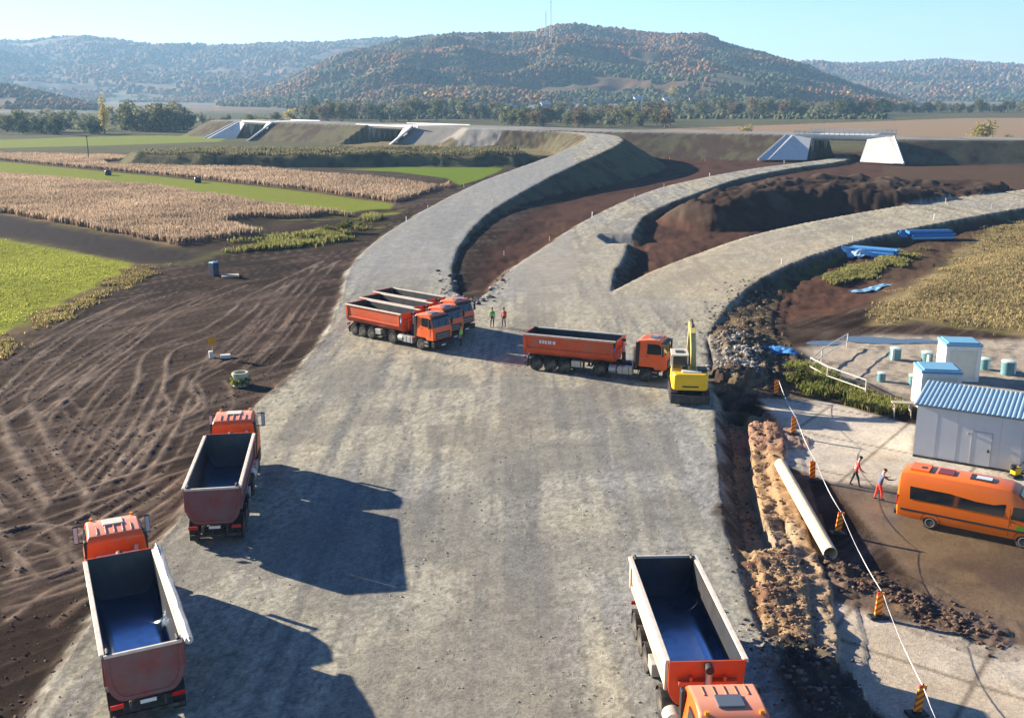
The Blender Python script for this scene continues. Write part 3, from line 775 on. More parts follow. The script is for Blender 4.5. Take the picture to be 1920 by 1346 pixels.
# ---------------------------------------------------------------- dump trucks
DUST = (.36, .31, .25)
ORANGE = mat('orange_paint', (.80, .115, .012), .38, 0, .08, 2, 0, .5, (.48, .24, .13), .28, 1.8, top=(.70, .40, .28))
TUBRED = mat('tipper_paint', (.60, .085, .022), .5, 0, .10, 1.5, 0, .4, (.33, .17, .12), .35, .9)
TUBDUST = mat('dusty_tipper_paint', (.24, .062, .052), .6, 0, .14, 1.5, 0, .3, (.19, .125, .125), .7, 1.0)
RIM_CREAM = mat('worn_rail_paint', (.66, .57, .47), .6, 0, .12, 3, 0, .4, (.45, .30, .22), .3, 2.0)
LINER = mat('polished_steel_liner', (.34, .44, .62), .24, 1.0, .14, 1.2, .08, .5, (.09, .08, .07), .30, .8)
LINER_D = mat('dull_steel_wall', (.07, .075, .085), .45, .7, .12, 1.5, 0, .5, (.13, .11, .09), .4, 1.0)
BLACK = mat('black_plastic', (.018, .018, .020), .5, 0, .1, 4, 0, .4, (.12, .10, .08), .12, 2)
CHASSIS = mat('dusty_chassis', (.028, .027, .027), .7, 0, .2, 3, 0, .3, (.17, .145, .115), .5, 1.6)
RUBBER = mat('dusty_tyre', (.030, .029, .028), .9, 0, .15, 6, .3, .2, (.20, .175, .14), .55, 2.2)
RIMM = mat('wheel_rim', (.22, .205, .185), .6, .3, .15, 5, 0, .4, (.24, .20, .16), .5, 3)
ALU = mat('grey_tank', (.48, .47, .45), .42, .5, .1, 3, 0, .5, DUST, .4, 2)
GLASS = mat('dark_glass', (.012, .017, .022), .07, 0, 0, 1, 0, .8)
LAMP = mat('lamp_glass', (.75, .76, .78), .12, .2)
REDLAMP = mat('red_lamp', (.55, .012, .010), .2)
PLATE = mat('number_plate', (.78, .77, .72), .5)
AMBER = mat('amber_lamp', (.8, .28, .02), .25)
WHITECLOTH = mat('pale_tarpaulin', (.52, .50, .46), .75, 0, .10, 3, .2, .3, (.42, .38, .33), .35, 2)

def add_wheel(parent, x, y, r, w, side, dual=False):
    out = 1 if side > 0 else -1
    mb = MB(); c = (0, 0, 0)
    hw = w / 2
    mb.lathe(c, (0, 1, 0), [(-hw, r * .60), (-hw, r * .90), (-hw * .82, r * .985), (-hw * .4, r), (0, r * .985), (hw * .4, r), (hw * .82, r * .985), (hw, r * .90), (hw, r * .60)], RUBBER, 24)
    for i in range(24):                       # tread blocks
        t = 2 * math.pi * i / 24
        rot = Matrix.Rotation(t, 3, 'Y')
        for s in (-1, 1):
            mb.box(rot @ Vector((0, s * hw * .55, r * 1.0)), (r * .13, hw * .7, r * .05), RUBBER, rot)
    root = empty('wheel', (x, y, r * 1.02)); root.parent = parent
    mb.build('tyre', root, smooth=True)
    m2 = MB()
    m2.lathe((0, 0, 0), (0, out, 0), [(hw * .2, r * .62), (hw * .96, r * .62), (hw * 1.0, r * .57), (hw * (.35 if not dual else .05), r * .50), (hw * (.35 if not dual else .05), r * .22), (hw * .8, r * .20), (hw * .85, r * .08)], RIMM, 20)
    for i in range(10):
        t = 2 * math.pi * i / 10
        m2.box((r * .35 * math.cos(t), out * hw * (.40 if not dual else .10), r * .35 * math.sin(t)), (.045, .07, .045), CHASSIS)
    m2.build('rim', root, smooth=True)
    return root

def tub_section(x, hw, top, inner=0.0, bot=1.22, n=7):
    """half-pipe tipper section, left rim round the bottom to right rim"""
    w = hw - inner; b = bot + inner
    pts = [(x, w, top), (x, w * .985, bot + .95)]
    for i in range(1, n + 1):
        t = i / n * math.pi / 2
        pts.append((x, w * .55 + (w * .985 - w * .55) * math.cos(t), b + (bot + .95 - b) * (1 - math.sin(t))))
    pts += [(p[0], -p[1], p[2]) for p in pts[::-1]]
    return pts

def make_truck(loc, rz, label, dusty=False, tarp=False, lettering=False, pale=False):
    root = empty('dump_truck', loc, rz)
    tag(root, label, 'truck', 'orange dump trucks on the gravel platform')
    tub_m = TUBDUST if dusty else mat('bleached_tipper_side', (.56, .47, .38), .65, 0, .12, 2, 0, .3, (.45, .22, .14), .3, 1.0) if pale else TUBRED
    XR, XF, TOP, HW = -5.85, 1.85, 2.9, 1.25
    # --- tipping body
    mb = MB()
    o0 = tub_section(XR, HW, TOP); o1 = tub_section(XF - .35, HW, TOP)
    mb.loft([o0, o1], tub_m, closed=False, caps=False)
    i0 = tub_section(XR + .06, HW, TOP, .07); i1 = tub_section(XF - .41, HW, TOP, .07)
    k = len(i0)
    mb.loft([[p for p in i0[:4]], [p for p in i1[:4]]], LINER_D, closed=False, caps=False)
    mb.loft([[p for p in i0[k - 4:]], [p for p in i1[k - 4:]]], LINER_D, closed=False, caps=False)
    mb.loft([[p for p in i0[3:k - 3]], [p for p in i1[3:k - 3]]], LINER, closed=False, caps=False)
    body = mb.build('tipping_body', root, smooth=True, fix=False)
    # rails round the top edge and the posts of the side panels
    for s in (-1, 1):
        m = MB(); m.box(((XR + XF) / 2 - .12, s * (HW + .02), TOP + .02), (XF - XR - .1, .17, .13), RIM_CREAM)
        m.build('top_rail', body, bevel=.02)
        m = MB()
        m.box((XR + .12, s * (HW + .015), 2.32), (.20, .09, 1.10), tub_m)
        m.box((XF - .50, s * (HW + .015), 2.32), (.18, .09, 1.10), tub_m)
        m.box(((XR + XF) / 2 - .2, s * (HW - .03), 1.80), (XF - XR - .7, .10, .12), tub_m)
        m.build('side_frame', body, bevel=.015)
    # front wall leaning forward, with a stiffener and a small roof lip
    m = MB()
    fr = [(p[0] + .02 + (.28 if p[2] > 2.8 else .28 * (p[2] - 1.2) / 1.7), p[1], p[2]) for p in tub_section(XF - .36, HW, TOP + .10)]
    bk = [(p[0] - .06, p[1], p[2]) for p in fr]
    m.loft([bk, fr], TUBRED if not dusty else TUBRED, closed=True, caps=True)
    m.box((XF + .02, 0, 2.30), (.16, 1.9, .12), TUBRED); m.box((XF + .0, .55, 2.0), (.14, .10, 1.0), TUBRED); m.box((XF + .0, -.55, 2.0), (.14, .10, 1.0), TUBRED)
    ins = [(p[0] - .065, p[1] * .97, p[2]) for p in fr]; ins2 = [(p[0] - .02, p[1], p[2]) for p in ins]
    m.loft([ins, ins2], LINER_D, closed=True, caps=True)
    m.build('front_wall', body, bevel=.012)
    # tailgate: round-bottomed plate with a raised frame
    m = MB()
    a = [(XR - .03, p[1] * 1.01, p[2]) for p in tub_section(0, HW, TOP + .03, 0, 1.18)]
    b = [(XR - .10, p[1], p[2]) for p in a]
    m.loft([a, b], tub_m, closed=True, caps=True)
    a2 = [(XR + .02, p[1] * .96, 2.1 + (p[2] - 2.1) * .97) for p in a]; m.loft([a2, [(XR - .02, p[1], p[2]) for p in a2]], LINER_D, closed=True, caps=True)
    for sc, dx in ((1.0, -.13), ):
        out = [(XR + dx, p[1], p[2]) for p in a]
        cz = 2.1
        inn = [(XR + dx, p[1] * .86, cz + (p[2] - cz) * .84) for p in a]
        n = len(out)
        vs = out + inn + [(XR - .10, p[1], p[2]) for p in out] + [(XR - .10, p[1], p[2]) for p in inn]
        fs = [(i, (i + 1) % n, n + (i + 1) % n, n + i) for i in range(n)]
        fs += [(2 * n + i, 2 * n + (i + 1) % n, (i + 1) % n, i) for i in range(n)]
        fs += [(n + i, n + (i + 1) % n, 3 * n + (i + 1) % n, 3 * n + i) for i in range(n)]
        m.add(vs, fs, tub_m)
    m.box((XR - .12, 0, TOP + .02), (.10, 2.45, .10), RIM_CREAM if dusty else tub_m)
    tg = m.build('tailgate', body, bevel=.01)
    for s in (-1, 1):
        m = MB(); m.tube((XR - .08, s * 1.1, TOP + .08), (XR + .25, s * 1.1, TOP + .08), .06, CHASSIS); m.build('hinge', tg)
    if tarp:
        m = MB(); pts = []
        for i in range(15):
            x = XR - .35 + (XF - XR + .25) * i / 14
            pts.append((x, -HW - .18 + .012 * math.sin(i * 2.1), TOP + .08 + .012 * math.sin(i * 1.3)))
        rings = [[(p[0], p[1] + (.15 + .02 * math.sin(k * 3 + q)) * math.cos(q * .7854), p[2] + .13 * math.sin(q * .7854)) for q in range(8)] for k, p in enumerate(pts)]
        m.loft(rings, WHITECLOTH); m.tube((XR - .55, -HW - .16, TOP + .16), (XF, -HW - .14, TOP + .2), .03, ALU)
        m.build('rolled_tarpaulin', body, smooth=True)
    if lettering:
        m = MB(); x = -4.5
        for w in (.16, .14, .16, .10, .15, .05, .14):         # a short word, unreadable at this distance, in white
            m.box((x, -HW - .012, 2.40), (w, .012, .26), PLATE); x += w + .07
        m.build('lettering', body)
    # --- chassis of trailer and tractor
    m = MB()
    for s in (-1, 1):
        m.box((-2.0, s * .48, 1.03), (7.4, .14, .26), CHASSIS); m.box((2.3, s * .42, .80), (5.6, .12, .24), CHASSIS)
    for x in (-5.4, -4.3, -3.1, -1.8, -.6, .9, 2.2): m.box((x, 0, 1.0), (.12, 1.0, .18), CHASSIS)
    for x in (-4.9, -3.7, -2.5): m.tube((x, -1.0, .53), (x, 1.0, .53), .085, CHASSIS); 
    for x in (.35, 4.05): m.tube((x, -.95, .53), (x, .95, .53), .1, CHASSIS)
    m.lathe((.35, 0, .53), (1, 0, 0), [(-.22, .12), (-.12, .22), (.12, .22), (.22, .12)], CHASSIS, 12)
    m.lathe((.45, 0, 1.0), (0, 0, 1), [(-.12, .5), (.05, .55), (.10, .45)], CHASSIS, 16)
    for s in (-1, 1): m.box((-1.05, s * .72, .75), (.14, .14, .95), CHASSIS); m.box((-1.05, s * .72, .30), (.35, .3, .06), CHASSIS)
    m.build('chassis', root)
    # --- mudguards
    for s in (-1, 1):
        for x, r in ((-4.9, .62), (-3.7, .62), (-2.5, .62), (.35, .66)):
            m = MB(); arc = []
            for i in range(9):
                t = math.pi * (i / 8 * .82 + .09); arc.append((x + r * math.cos(t), .54 + r * math.sin(t)))
            outer = [[(p[0], s * .78, p[1]), (p[0], s * 1.24, p[1]), (p[0] * 1.0, s * 1.24, p[1] - .035), (p[0], s * .78, p[1] - .035)] for p in arc]
            m.loft(outer, BLACK if x < 0 else CHASSIS); m.build('mudguard', root)
    # --- side furniture
    m = MB(); m.lathe((1.15, -.98, .72), (1, 0, 0), [(0, .30), (.02, .33), (.55, .33), (.57, .30)], ALU, 16); m.build('air_tank', root, smooth=True)
    for s in (-1, 1):
        m = MB(); m.box((2.45, s * .98, .74), (1.15, .55, .58), ALU); m.box((2.25, s * .98, .74), (.05, .58, .61), BLACK); m.box((2.75, s * .98, .74), (.05, .58, .61), BLACK)
        m.build('fuel_tank', root, bevel=.06)
        m = MB(); m.box((-1.55, s * 1.02, .85), (.75, .40, .5), ALU if s < 0 else CHASSIS); m.build('tool_box', root, bevel=.03)
    # --- tipping ram and cab rack
    m = MB(); m.tube((2.0, 0, .95), (1.98, 0, 2.85), .11, ALU); m.tube((2.0, 0, .95), (2.0, 0, 1.9), .15, CHASSIS); m.tube((1.85, 0, 2.85), (2.12, 0, 2.85), .14, CHASSIS)
    m.build('tipping_ram', root, smooth=True)
    m = MB()
    for s in (-1, 1): m.tube((2.95, s * .8, .95), (2.95, s * .8, 2.5), .03, RIM_CREAM)
    for z in (1.5, 2.0, 2.5): m.tube((2.95, -.8, z), (2.95, .8, z), .028, RIM_CREAM)
    m.box((2.9, .3, 1.1), (.35, .8, .35), CHASSIS); m.tube((3.0, -.5, 1.3), (3.1, -.75, 2.7), .08, ALU)
    m.build('cab_rack', root)
    # --- rear end
    m = MB(); m.box((-5.85, 0, .55), (.10, 2.3, .13), CHASSIS)
    for s in (-1, 1): m.box((-5.78, s * .55, .78), (.08, .10, .48), CHASSIS)
    m.build('rear_bumper', root, bevel=.015)
    for s in (-1, 1):
        m = MB(); m.box((-5.9, s * .98, .98), (.06, .42, .15), REDLAMP); m.build('tail_light', root, bevel=.01)
        m = MB(); m.box((-5.62, s * 1.0, .55), (.02, .42, .62), BLACK); m.build('mud_flap', root)
    m = MB(); m.box((-5.92, 0, .98), (.02, .52, .13), PLATE); m.build('number_plate', root)
    # --- wheels
    for s in (-1, 1):
        for x in (-4.9, -3.7, -2.5): add_wheel(root, x, s * 1.04, .52, .36, s)
        add_wheel(root, .35, s * .95, .52, .56, s, True)
        add_wheel(root, 4.05, s * 1.04, .52, .32, s)
    # --- cab
    m = MB()
    prof = [(3.22, 1.0, 1.16), (3.20, 2.2, 1.18), (3.24, 3.02, 1.12), (3.40, 3.20, 1.02), (4.3, 3.30, 1.0), (4.95, 3.26, 1.0), (5.20, 3.12, 1.05), (5.55, 2.15, 1.18), (5.66, 1.85, 1.20), (5.68, 1.15, 1.20), (5.58, 1.0, 1.20), (4.75, 1.0, 1.2), (4.66, 1.18, 1.2), (3.5, 1.18, 1.2)]
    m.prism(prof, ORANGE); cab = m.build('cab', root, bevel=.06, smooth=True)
    def fr(t): return (5.20 + (5.55 - 5.20) * t + .015, 3.12 - .97 * t, 1.05 + .13 * t)
    a, b = fr(.12), fr(.96)
    m = MB(); e = .93
    m.add([(a[0], -a[2] * e, a[1]), (a[0], a[2] * e, a[1]), (b[0], b[2] * e, b[1]), (b[0], -b[2] * e, b[1]),
           (a[0] - .05, -a[2] * e, a[1] - .02), (a[0] - .05, a[2] * e, a[1] - .02), (b[0] - .05, b[2] * e, b[1] - .02), (b[0] - .05, -b[2] * e, b[1] - .02)],
          [(0, 1, 2, 3), (7, 6, 5, 4), (0, 4, 5, 1), (1, 5, 6, 2), (2, 6, 7, 3), (3, 7, 4, 0)], GLASS)
    ws = m.build('windshield', cab)
    for y in (-.45, .45):
        m = MB(); m.tube((b[0] + .02, y, b[1]), (b[0] - .14, y + .35, b[1] + .5), .015, BLACK); m.build('wiper', ws)
    m = MB(); m.box((5.42, 0, 3.05), (.34, 1.95, .05), BLACK, Matrix.Rotation(.35, 3, 'Y')); m.build('sun_visor', cab, bevel=.015)
    for s in (-1, 1):
        m = MB()
        q = [(4.15, 2.22), (5.42, 2.22), (5.16, 2.88), (4.95, 2.98), (4.15, 2.98)]
        yy = lambda z: 1.185 - .075 * (z - 2.2) / .8
        vs = [(p[0], s * (yy(p[1]) + .012), p[1]) for p in q] + [(p[0], s * (yy(p[1]) - .03), p[1]) for p in q]
        m.add(vs, [(0, 1, 2, 3, 4), (9, 8, 7, 6, 5)] + [(i, (i + 1) % 5, 5 + (i + 1) % 5, 5 + i) for i in range(5)], GLASS)
        m.build('side_window', cab)
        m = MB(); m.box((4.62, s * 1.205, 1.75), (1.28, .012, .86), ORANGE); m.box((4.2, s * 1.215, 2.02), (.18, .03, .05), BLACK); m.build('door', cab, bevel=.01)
        m = MB(); m.box((3.40, s * 1.14, 2.1), (.30, .16, 1.95), BLACK); m.build('side_deflector', cab, bevel=.04)
        m = MB(); m.tube((5.30, s * 1.12, 2.95), (5.42, s * 1.42, 2.95), .025, BLACK); m.tube((5.45, s * 1.15, 2.15), (5.42, s * 1.42, 2.2), .025, BLACK)
        m.box((5.42, s * 1.44, 2.56), (.11, .20, .80), BLACK); m.box((5.36, s * 1.44, 2.56), (.012, .16, .70), LAMP)
        m.build('mirror', cab, bevel=.03)
        m = MB(); m.box((5.66, s * .88, .78), (.12, .42, .20), LAMP); m.build('headlight', cab, bevel=.03)
        m = MB(); m.box((4.78, s * 1.12, .66), (.62, .22, .60), BLACK); m.box((4.8, s * 1.24, .50), (.4, .04, .06), ALU); m.box((4.8, s * 1.24, .82), (.4, .04, .06), ALU); m.build('step', cab, bevel=.02)
        m = MB(); arc = []
        for i in range(9):
            t = math.pi * (i / 8 * .9 + .05); arc.append((4.05 + .64 * math.cos(t), .54 + .66 * math.sin(t)))
        m.loft([[(p[0], s * .8, p[1]), (p[0], s * 1.22, p[1]), (p[0], s * 1.22, p[1] - .05), (p[0], s * .8, p[1] - .05)] for p in arc], BLACK); m.build('wheel_arch', cab)
    m = MB(); m.box((5.56, 0, .66), (.34, 2.36, .50), BLACK); m.box((5.70, 0, .58), (.06, 1.3, .22), CHASSIS); m.build('bumper', cab, bevel=.05)
    m = MB()
    m.box((5.69, 0, 1.42), (.05, 1.75, .60), BLACK)
    for z in (1.24, 1.40, 1.56): m.box((5.725, 0, z), (.03, 1.6, .05), ALU)
    m.build('grille', cab, bevel=.01)
    m = MB(); m.box((5.75, 0, .55), (.02, .52, .12), PLATE); m.build('number_plate', cab)
    m = MB(); m.box((4.45, 0, 3.315), (.62, .80, .06), mat('roof_hatch', (.10, .12, .15), .25) if not dusty else RIM_CREAM); m.build('roof_hatch', cab, bevel=.02)
    m = MB()
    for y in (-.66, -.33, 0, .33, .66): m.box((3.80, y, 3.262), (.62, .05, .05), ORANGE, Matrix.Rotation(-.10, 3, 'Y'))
    m.build('roof_rib', cab, bevel=.015)
    for s in (-1, 1):
        m = MB(); m.tube((5.0, s * .8, 3.24), (5.0, s * .8, 3.36), .07, AMBER); m.build('beacon', cab)
    return root

def truck_at(rear, front, base, **kw):
    """rear, front: world points under the middle of the rear edge and of the front edge of the tub"""
    d = (front - rear); rz = math.atan2(d.y, d.x)
    o = Vector((rear.x, rear.y, 0)) + Vector((math.cos(rz), math.sin(rz), 0)) * 5.85
    return make_truck((o.x, o.y, base), rz, **kw)
truck_at(P(268, 1212, 2.95), P(226, 1047, 2.95), .02, label='lower left dump truck with dusty tailgate and a pale tarpaulin rolled along its rim', dusty=True, tarp=True)
truck_at(P(397, 914, 2.95), P(430, 817, 2.95), .02, label='dump truck with dusty empty tub at the left gravel edge, cab facing the hills', dusty=True)
truck_at(P(1243, 1045, 2.95), P(1319, 1223, 2.95), .02, label='dump truck facing the camera at the bottom edge, blue floor and grey roof hatch', pale=True)
def truck_from_wheels(rear_px, front_px, base, heading, off=0.0, along=0.0, scale=1.0, **kw):
    a, b = P(*rear_px), P(*front_px); rz = R(heading)
    f = Vector((math.cos(rz), math.sin(rz), 0)); l = Vector((-f.y, f.x, 0))
    o = (a + b) / 2 + l * (1.2 * scale + off) + f * (.42 * scale + along)
    t = make_truck((o.x, o.y, base), rz, **kw)
    t.scale = (scale,) * 3
    return t
truck_from_wheels((1003, 694), (1211, 717), .02, -22, scale=.96, label='red dump truck crossing the gravel beside the yellow excavator', lettering=True)
ROW = 'of the parked row of three'
truck_from_wheels((662, 632), (791, 653), .02, -40, scale=.92, label='front dump truck of the parked row of three, its whole side in sunlight')
truck_from_wheels((662, 632), (791, 653), .02, -40, 2.75, -1.2, .92, label='middle dump truck of the parked row of three, wedged between the others')
truck_from_wheels((662, 632), (791, 653), .02, -40, 5.5, -2.4, .92, label='rear dump truck of the parked row of three, farthest from the camera')
# ---------------------------------------------------------------- minibus
VANO = mat('minibus_paint', (.88, .17, .012), .28, 0, .04, 1, 0, .6, (.40, .20, .08), .05, 1.2)
DGREY = mat('dark_trim', (.035, .034, .036), .5)
SILVER = mat('silver_rim', (.62, .62, .62), .3, .8)
def make_minibus(loc, rz):
    root = empty('minibus', loc, rz)
    tag(root, 'long orange minibus with a dark window band parked on the muddy yard', 'minibus')
    # body: sections along x, rear to front (half width at waist, roof height, roof half width)
    secs = [(-3.62, .93, 2.45, .70, .55), (-3.55, 1.0, 2.68, .78, .42), (-3.2, 1.02, 2.76, .82, .38), (0, 1.02, 2.78, .84, .36), (1.4, 1.02, 2.74, .83, .36), (1.75, 1.02, 2.62, .80, .36), (2.55, 1.01, 1.98, .78, .36), (2.75, 1.0, 1.62, .82, .36), (3.35, .96, 1.36, .80, .38), (3.58, .88, 1.15, .72, .42), (3.64, .82, .95, .66, .5)]
    rings = []
    for x, w, h, rw, b in secs:
        wz = min(1.55, h - .25)
        half = [(x, w * .94, b), (x, w, b + .25), (x, w, min(1.1, h - .2)), (x, w * .985, wz), (x, rw + (w - rw) * .45, h - (h - wz) * .30), (x, rw, h - .05), (x, rw * .7, h)]
        rings.append(half + [(p[0], -p[1], p[2]) for p in half[::-1]])
    m = MB(); m.loft(rings, VANO); body = m.build('body', root, bevel=.03, smooth=True)
    for s in (-1, 1):
        m = MB()
        q = [(-3.0, 1.42), (1.30, 1.42), (1.36, 2.02), (-3.05, 2.06)]
        yy = lambda z: 1.012 - .125 * max(0, (z - 1.5) / .85)
        vs = [(p[0], s * (yy(p[1]) + .02), p[1]) for p in q] + [(p[0], s * (yy(p[1]) - .05), p[1]) for p in q]
        m.add(vs, [(0, 1, 2, 3), (7, 6, 5, 4), (0, 1, 5, 4), (1, 2, 6, 5), (2, 3, 7, 6), (3, 0, 4, 7)], GLASS); m.build('side_window', body)
        m = MB()
        q = [(1.62, 1.38), (2.62, 1.36), (2.40, 1.72), (2.12, 1.98), (1.66, 1.98)]
        vs = [(p[0], s * (yy(p[1]) + .018), p[1]) for p in q] + [(p[0], s * (yy(p[1]) - .06), p[1]) for p in q]
        m.add(vs, [(0, 1, 2, 3, 4), (9, 8, 7, 6, 5)] + [(i, (i + 1) % 5, 5 + (i + 1) % 5, 5 + i) for i in range(5)], GLASS); m.build('door_window', body)
        m = MB(); m.box((-.25, s * 1.025, .82), (6.3, .035, .10), DGREY); m.build('rub_strip', body, bevel=.01)
        m = MB(); m.box((1.75, s * 1.03, 1.24), (.16, .03, .035), DGREY); m.build('door_handle', body)
        m = MB(); m.box((1.56, s * 1.016, 1.2), (.012, .02, 1.4), DGREY); m.build('door_seam', body)
        m = MB(); m.box((2.62, s * 1.16, 1.55), (.12, .20, .34), DGREY); m.tube((2.62, s * .98, 1.42), (2.62, s * 1.12, 1.45), .03, DGREY); m.build('mirror', body, bevel=.03)
        m = MB(); m.box((-3.56, s * .93, 1.25), (.14, .12, .55), REDLAMP); m.build('tail_light', body, bevel=.02)
        m = MB(); m.box((3.45, s * .78, 1.02), (.26, .22, .2), LAMP); m.build('headlight', body, bevel=.03)
        for x in (-1.95, 2.28):
            m = MB(); arc = [(x + .47 * math.cos(t), .40 + .47 * math.sin(t)) for t in [math.pi * i / 10 for i in range(11)]]
            m.loft([[(p[0], s * .80, p[1]), (p[0], s * 1.03, p[1]), (p[0], s * 1.03, p[1] - .04), (p[0], s * .80, p[1] - .04)] for p in arc], DGREY); m.build('wheel_arch', body)
            w = empty('wheel', (x, s * .90, .35)); w.parent = root
            m = MB(); m.lathe((0, 0, 0), (0, 1, 0), [(-.12, .2), (-.12, .31), (-.09, .345), (.09, .345), (.12, .31), (.12, .2)], RUBBER, 24); m.build('tyre', w, smooth=True)
            m = MB(); m.lathe((0, 0, 0), (0, s, 0), [(.05, .235), (.125, .235), (.13, .20), (.07, .17), (.08, .05)], SILVER, 18); m.build('rim', w, smooth=True)
    m = MB(); m.box((2.06, -1.03, .98), (.34, .012, .24), mat('green_badge', (.12, .30, .02), .5)); m.build('door_badge', body)
    m = MB()
    q = [(1.86, 2.56, .74), (2.60, 1.88, .86)]
    m.add([(q[0][0], -q[0][2], q[0][1]), (q[0][0], q[0][2], q[0][1]), (q[1][0], q[1][2], q[1][1]), (q[1][0], -q[1][2], q[1][1]), (q[0][0] - .05, -q[0][2], q[0][1] - .05), (q[0][0] - .05, q[0][2], q[0][1] - .05), (q[1][0] - .05, q[1][2], q[1][1] - .05), (q[1][0] - .05, -q[1][2], q[1][1] - .05)],
          [(0, 1, 2, 3), (7, 6, 5, 4), (0, 4, 5, 1), (1, 5, 6, 2), (2, 6, 7, 3), (3, 7, 4, 0)], GLASS); o = m.build('windshield', body); o.location = (.03, 0, .03)
    m = MB(); m.box((-2.75, 0, 2.80), (.9, 1.1, .12), VANO); m.box((-2.6, -.1, 2.865), (.26, .26, .03), DGREY); m.build('roof_vent', body, bevel=.04)
    m = MB(); m.box((-1.55, 0, 2.80), (.75, .80, .07), mat('roof_hatch_red', (.20, .03, .025), .3)); m.build('roof_hatch', body, bevel=.02)
    m = MB(); m.box((.05, 0, 2.80), (1.0, .74, .07), DGREY); m.box((.18, 0, 2.842), (.72, .46, .02), LAMP); m.build('roof_hatch', body, bevel=.02)
    m = MB(); m.box((-3.66, 0, .58), (.14, 1.85, .26), DGREY); m.build('rear_bumper', body, bevel=.04)
    m = MB(); m.box((3.62, 0, .58), (.16, 1.75, .28), DGREY); m.build('front_bumper', body, bevel=.04)
    m = MB(); m.box((3.66, 0, .85), (.05, .9, .22), DGREY); m.build('grille', body)
    m = MB(); m.box((-3.64, 0, 1.75), (.04, 1.3, .75), GLASS); m.build('rear_window', body)
    return root
_a, _b = P(1742, 992, -.5), P(1905, 1026, -.5)
_d = Vector((_b.x - _a.x, _b.y - _a.y, 0)); _rz = math.atan2(_d.y, _d.x)
_f = Vector((math.cos(_rz), math.sin(_rz), 0)); _l = Vector((-_f.y, _f.x, 0))
_o = _a + _f * 1.95 + _l * .98
make_minibus((_o.x, _o.y, -.49), _rz)

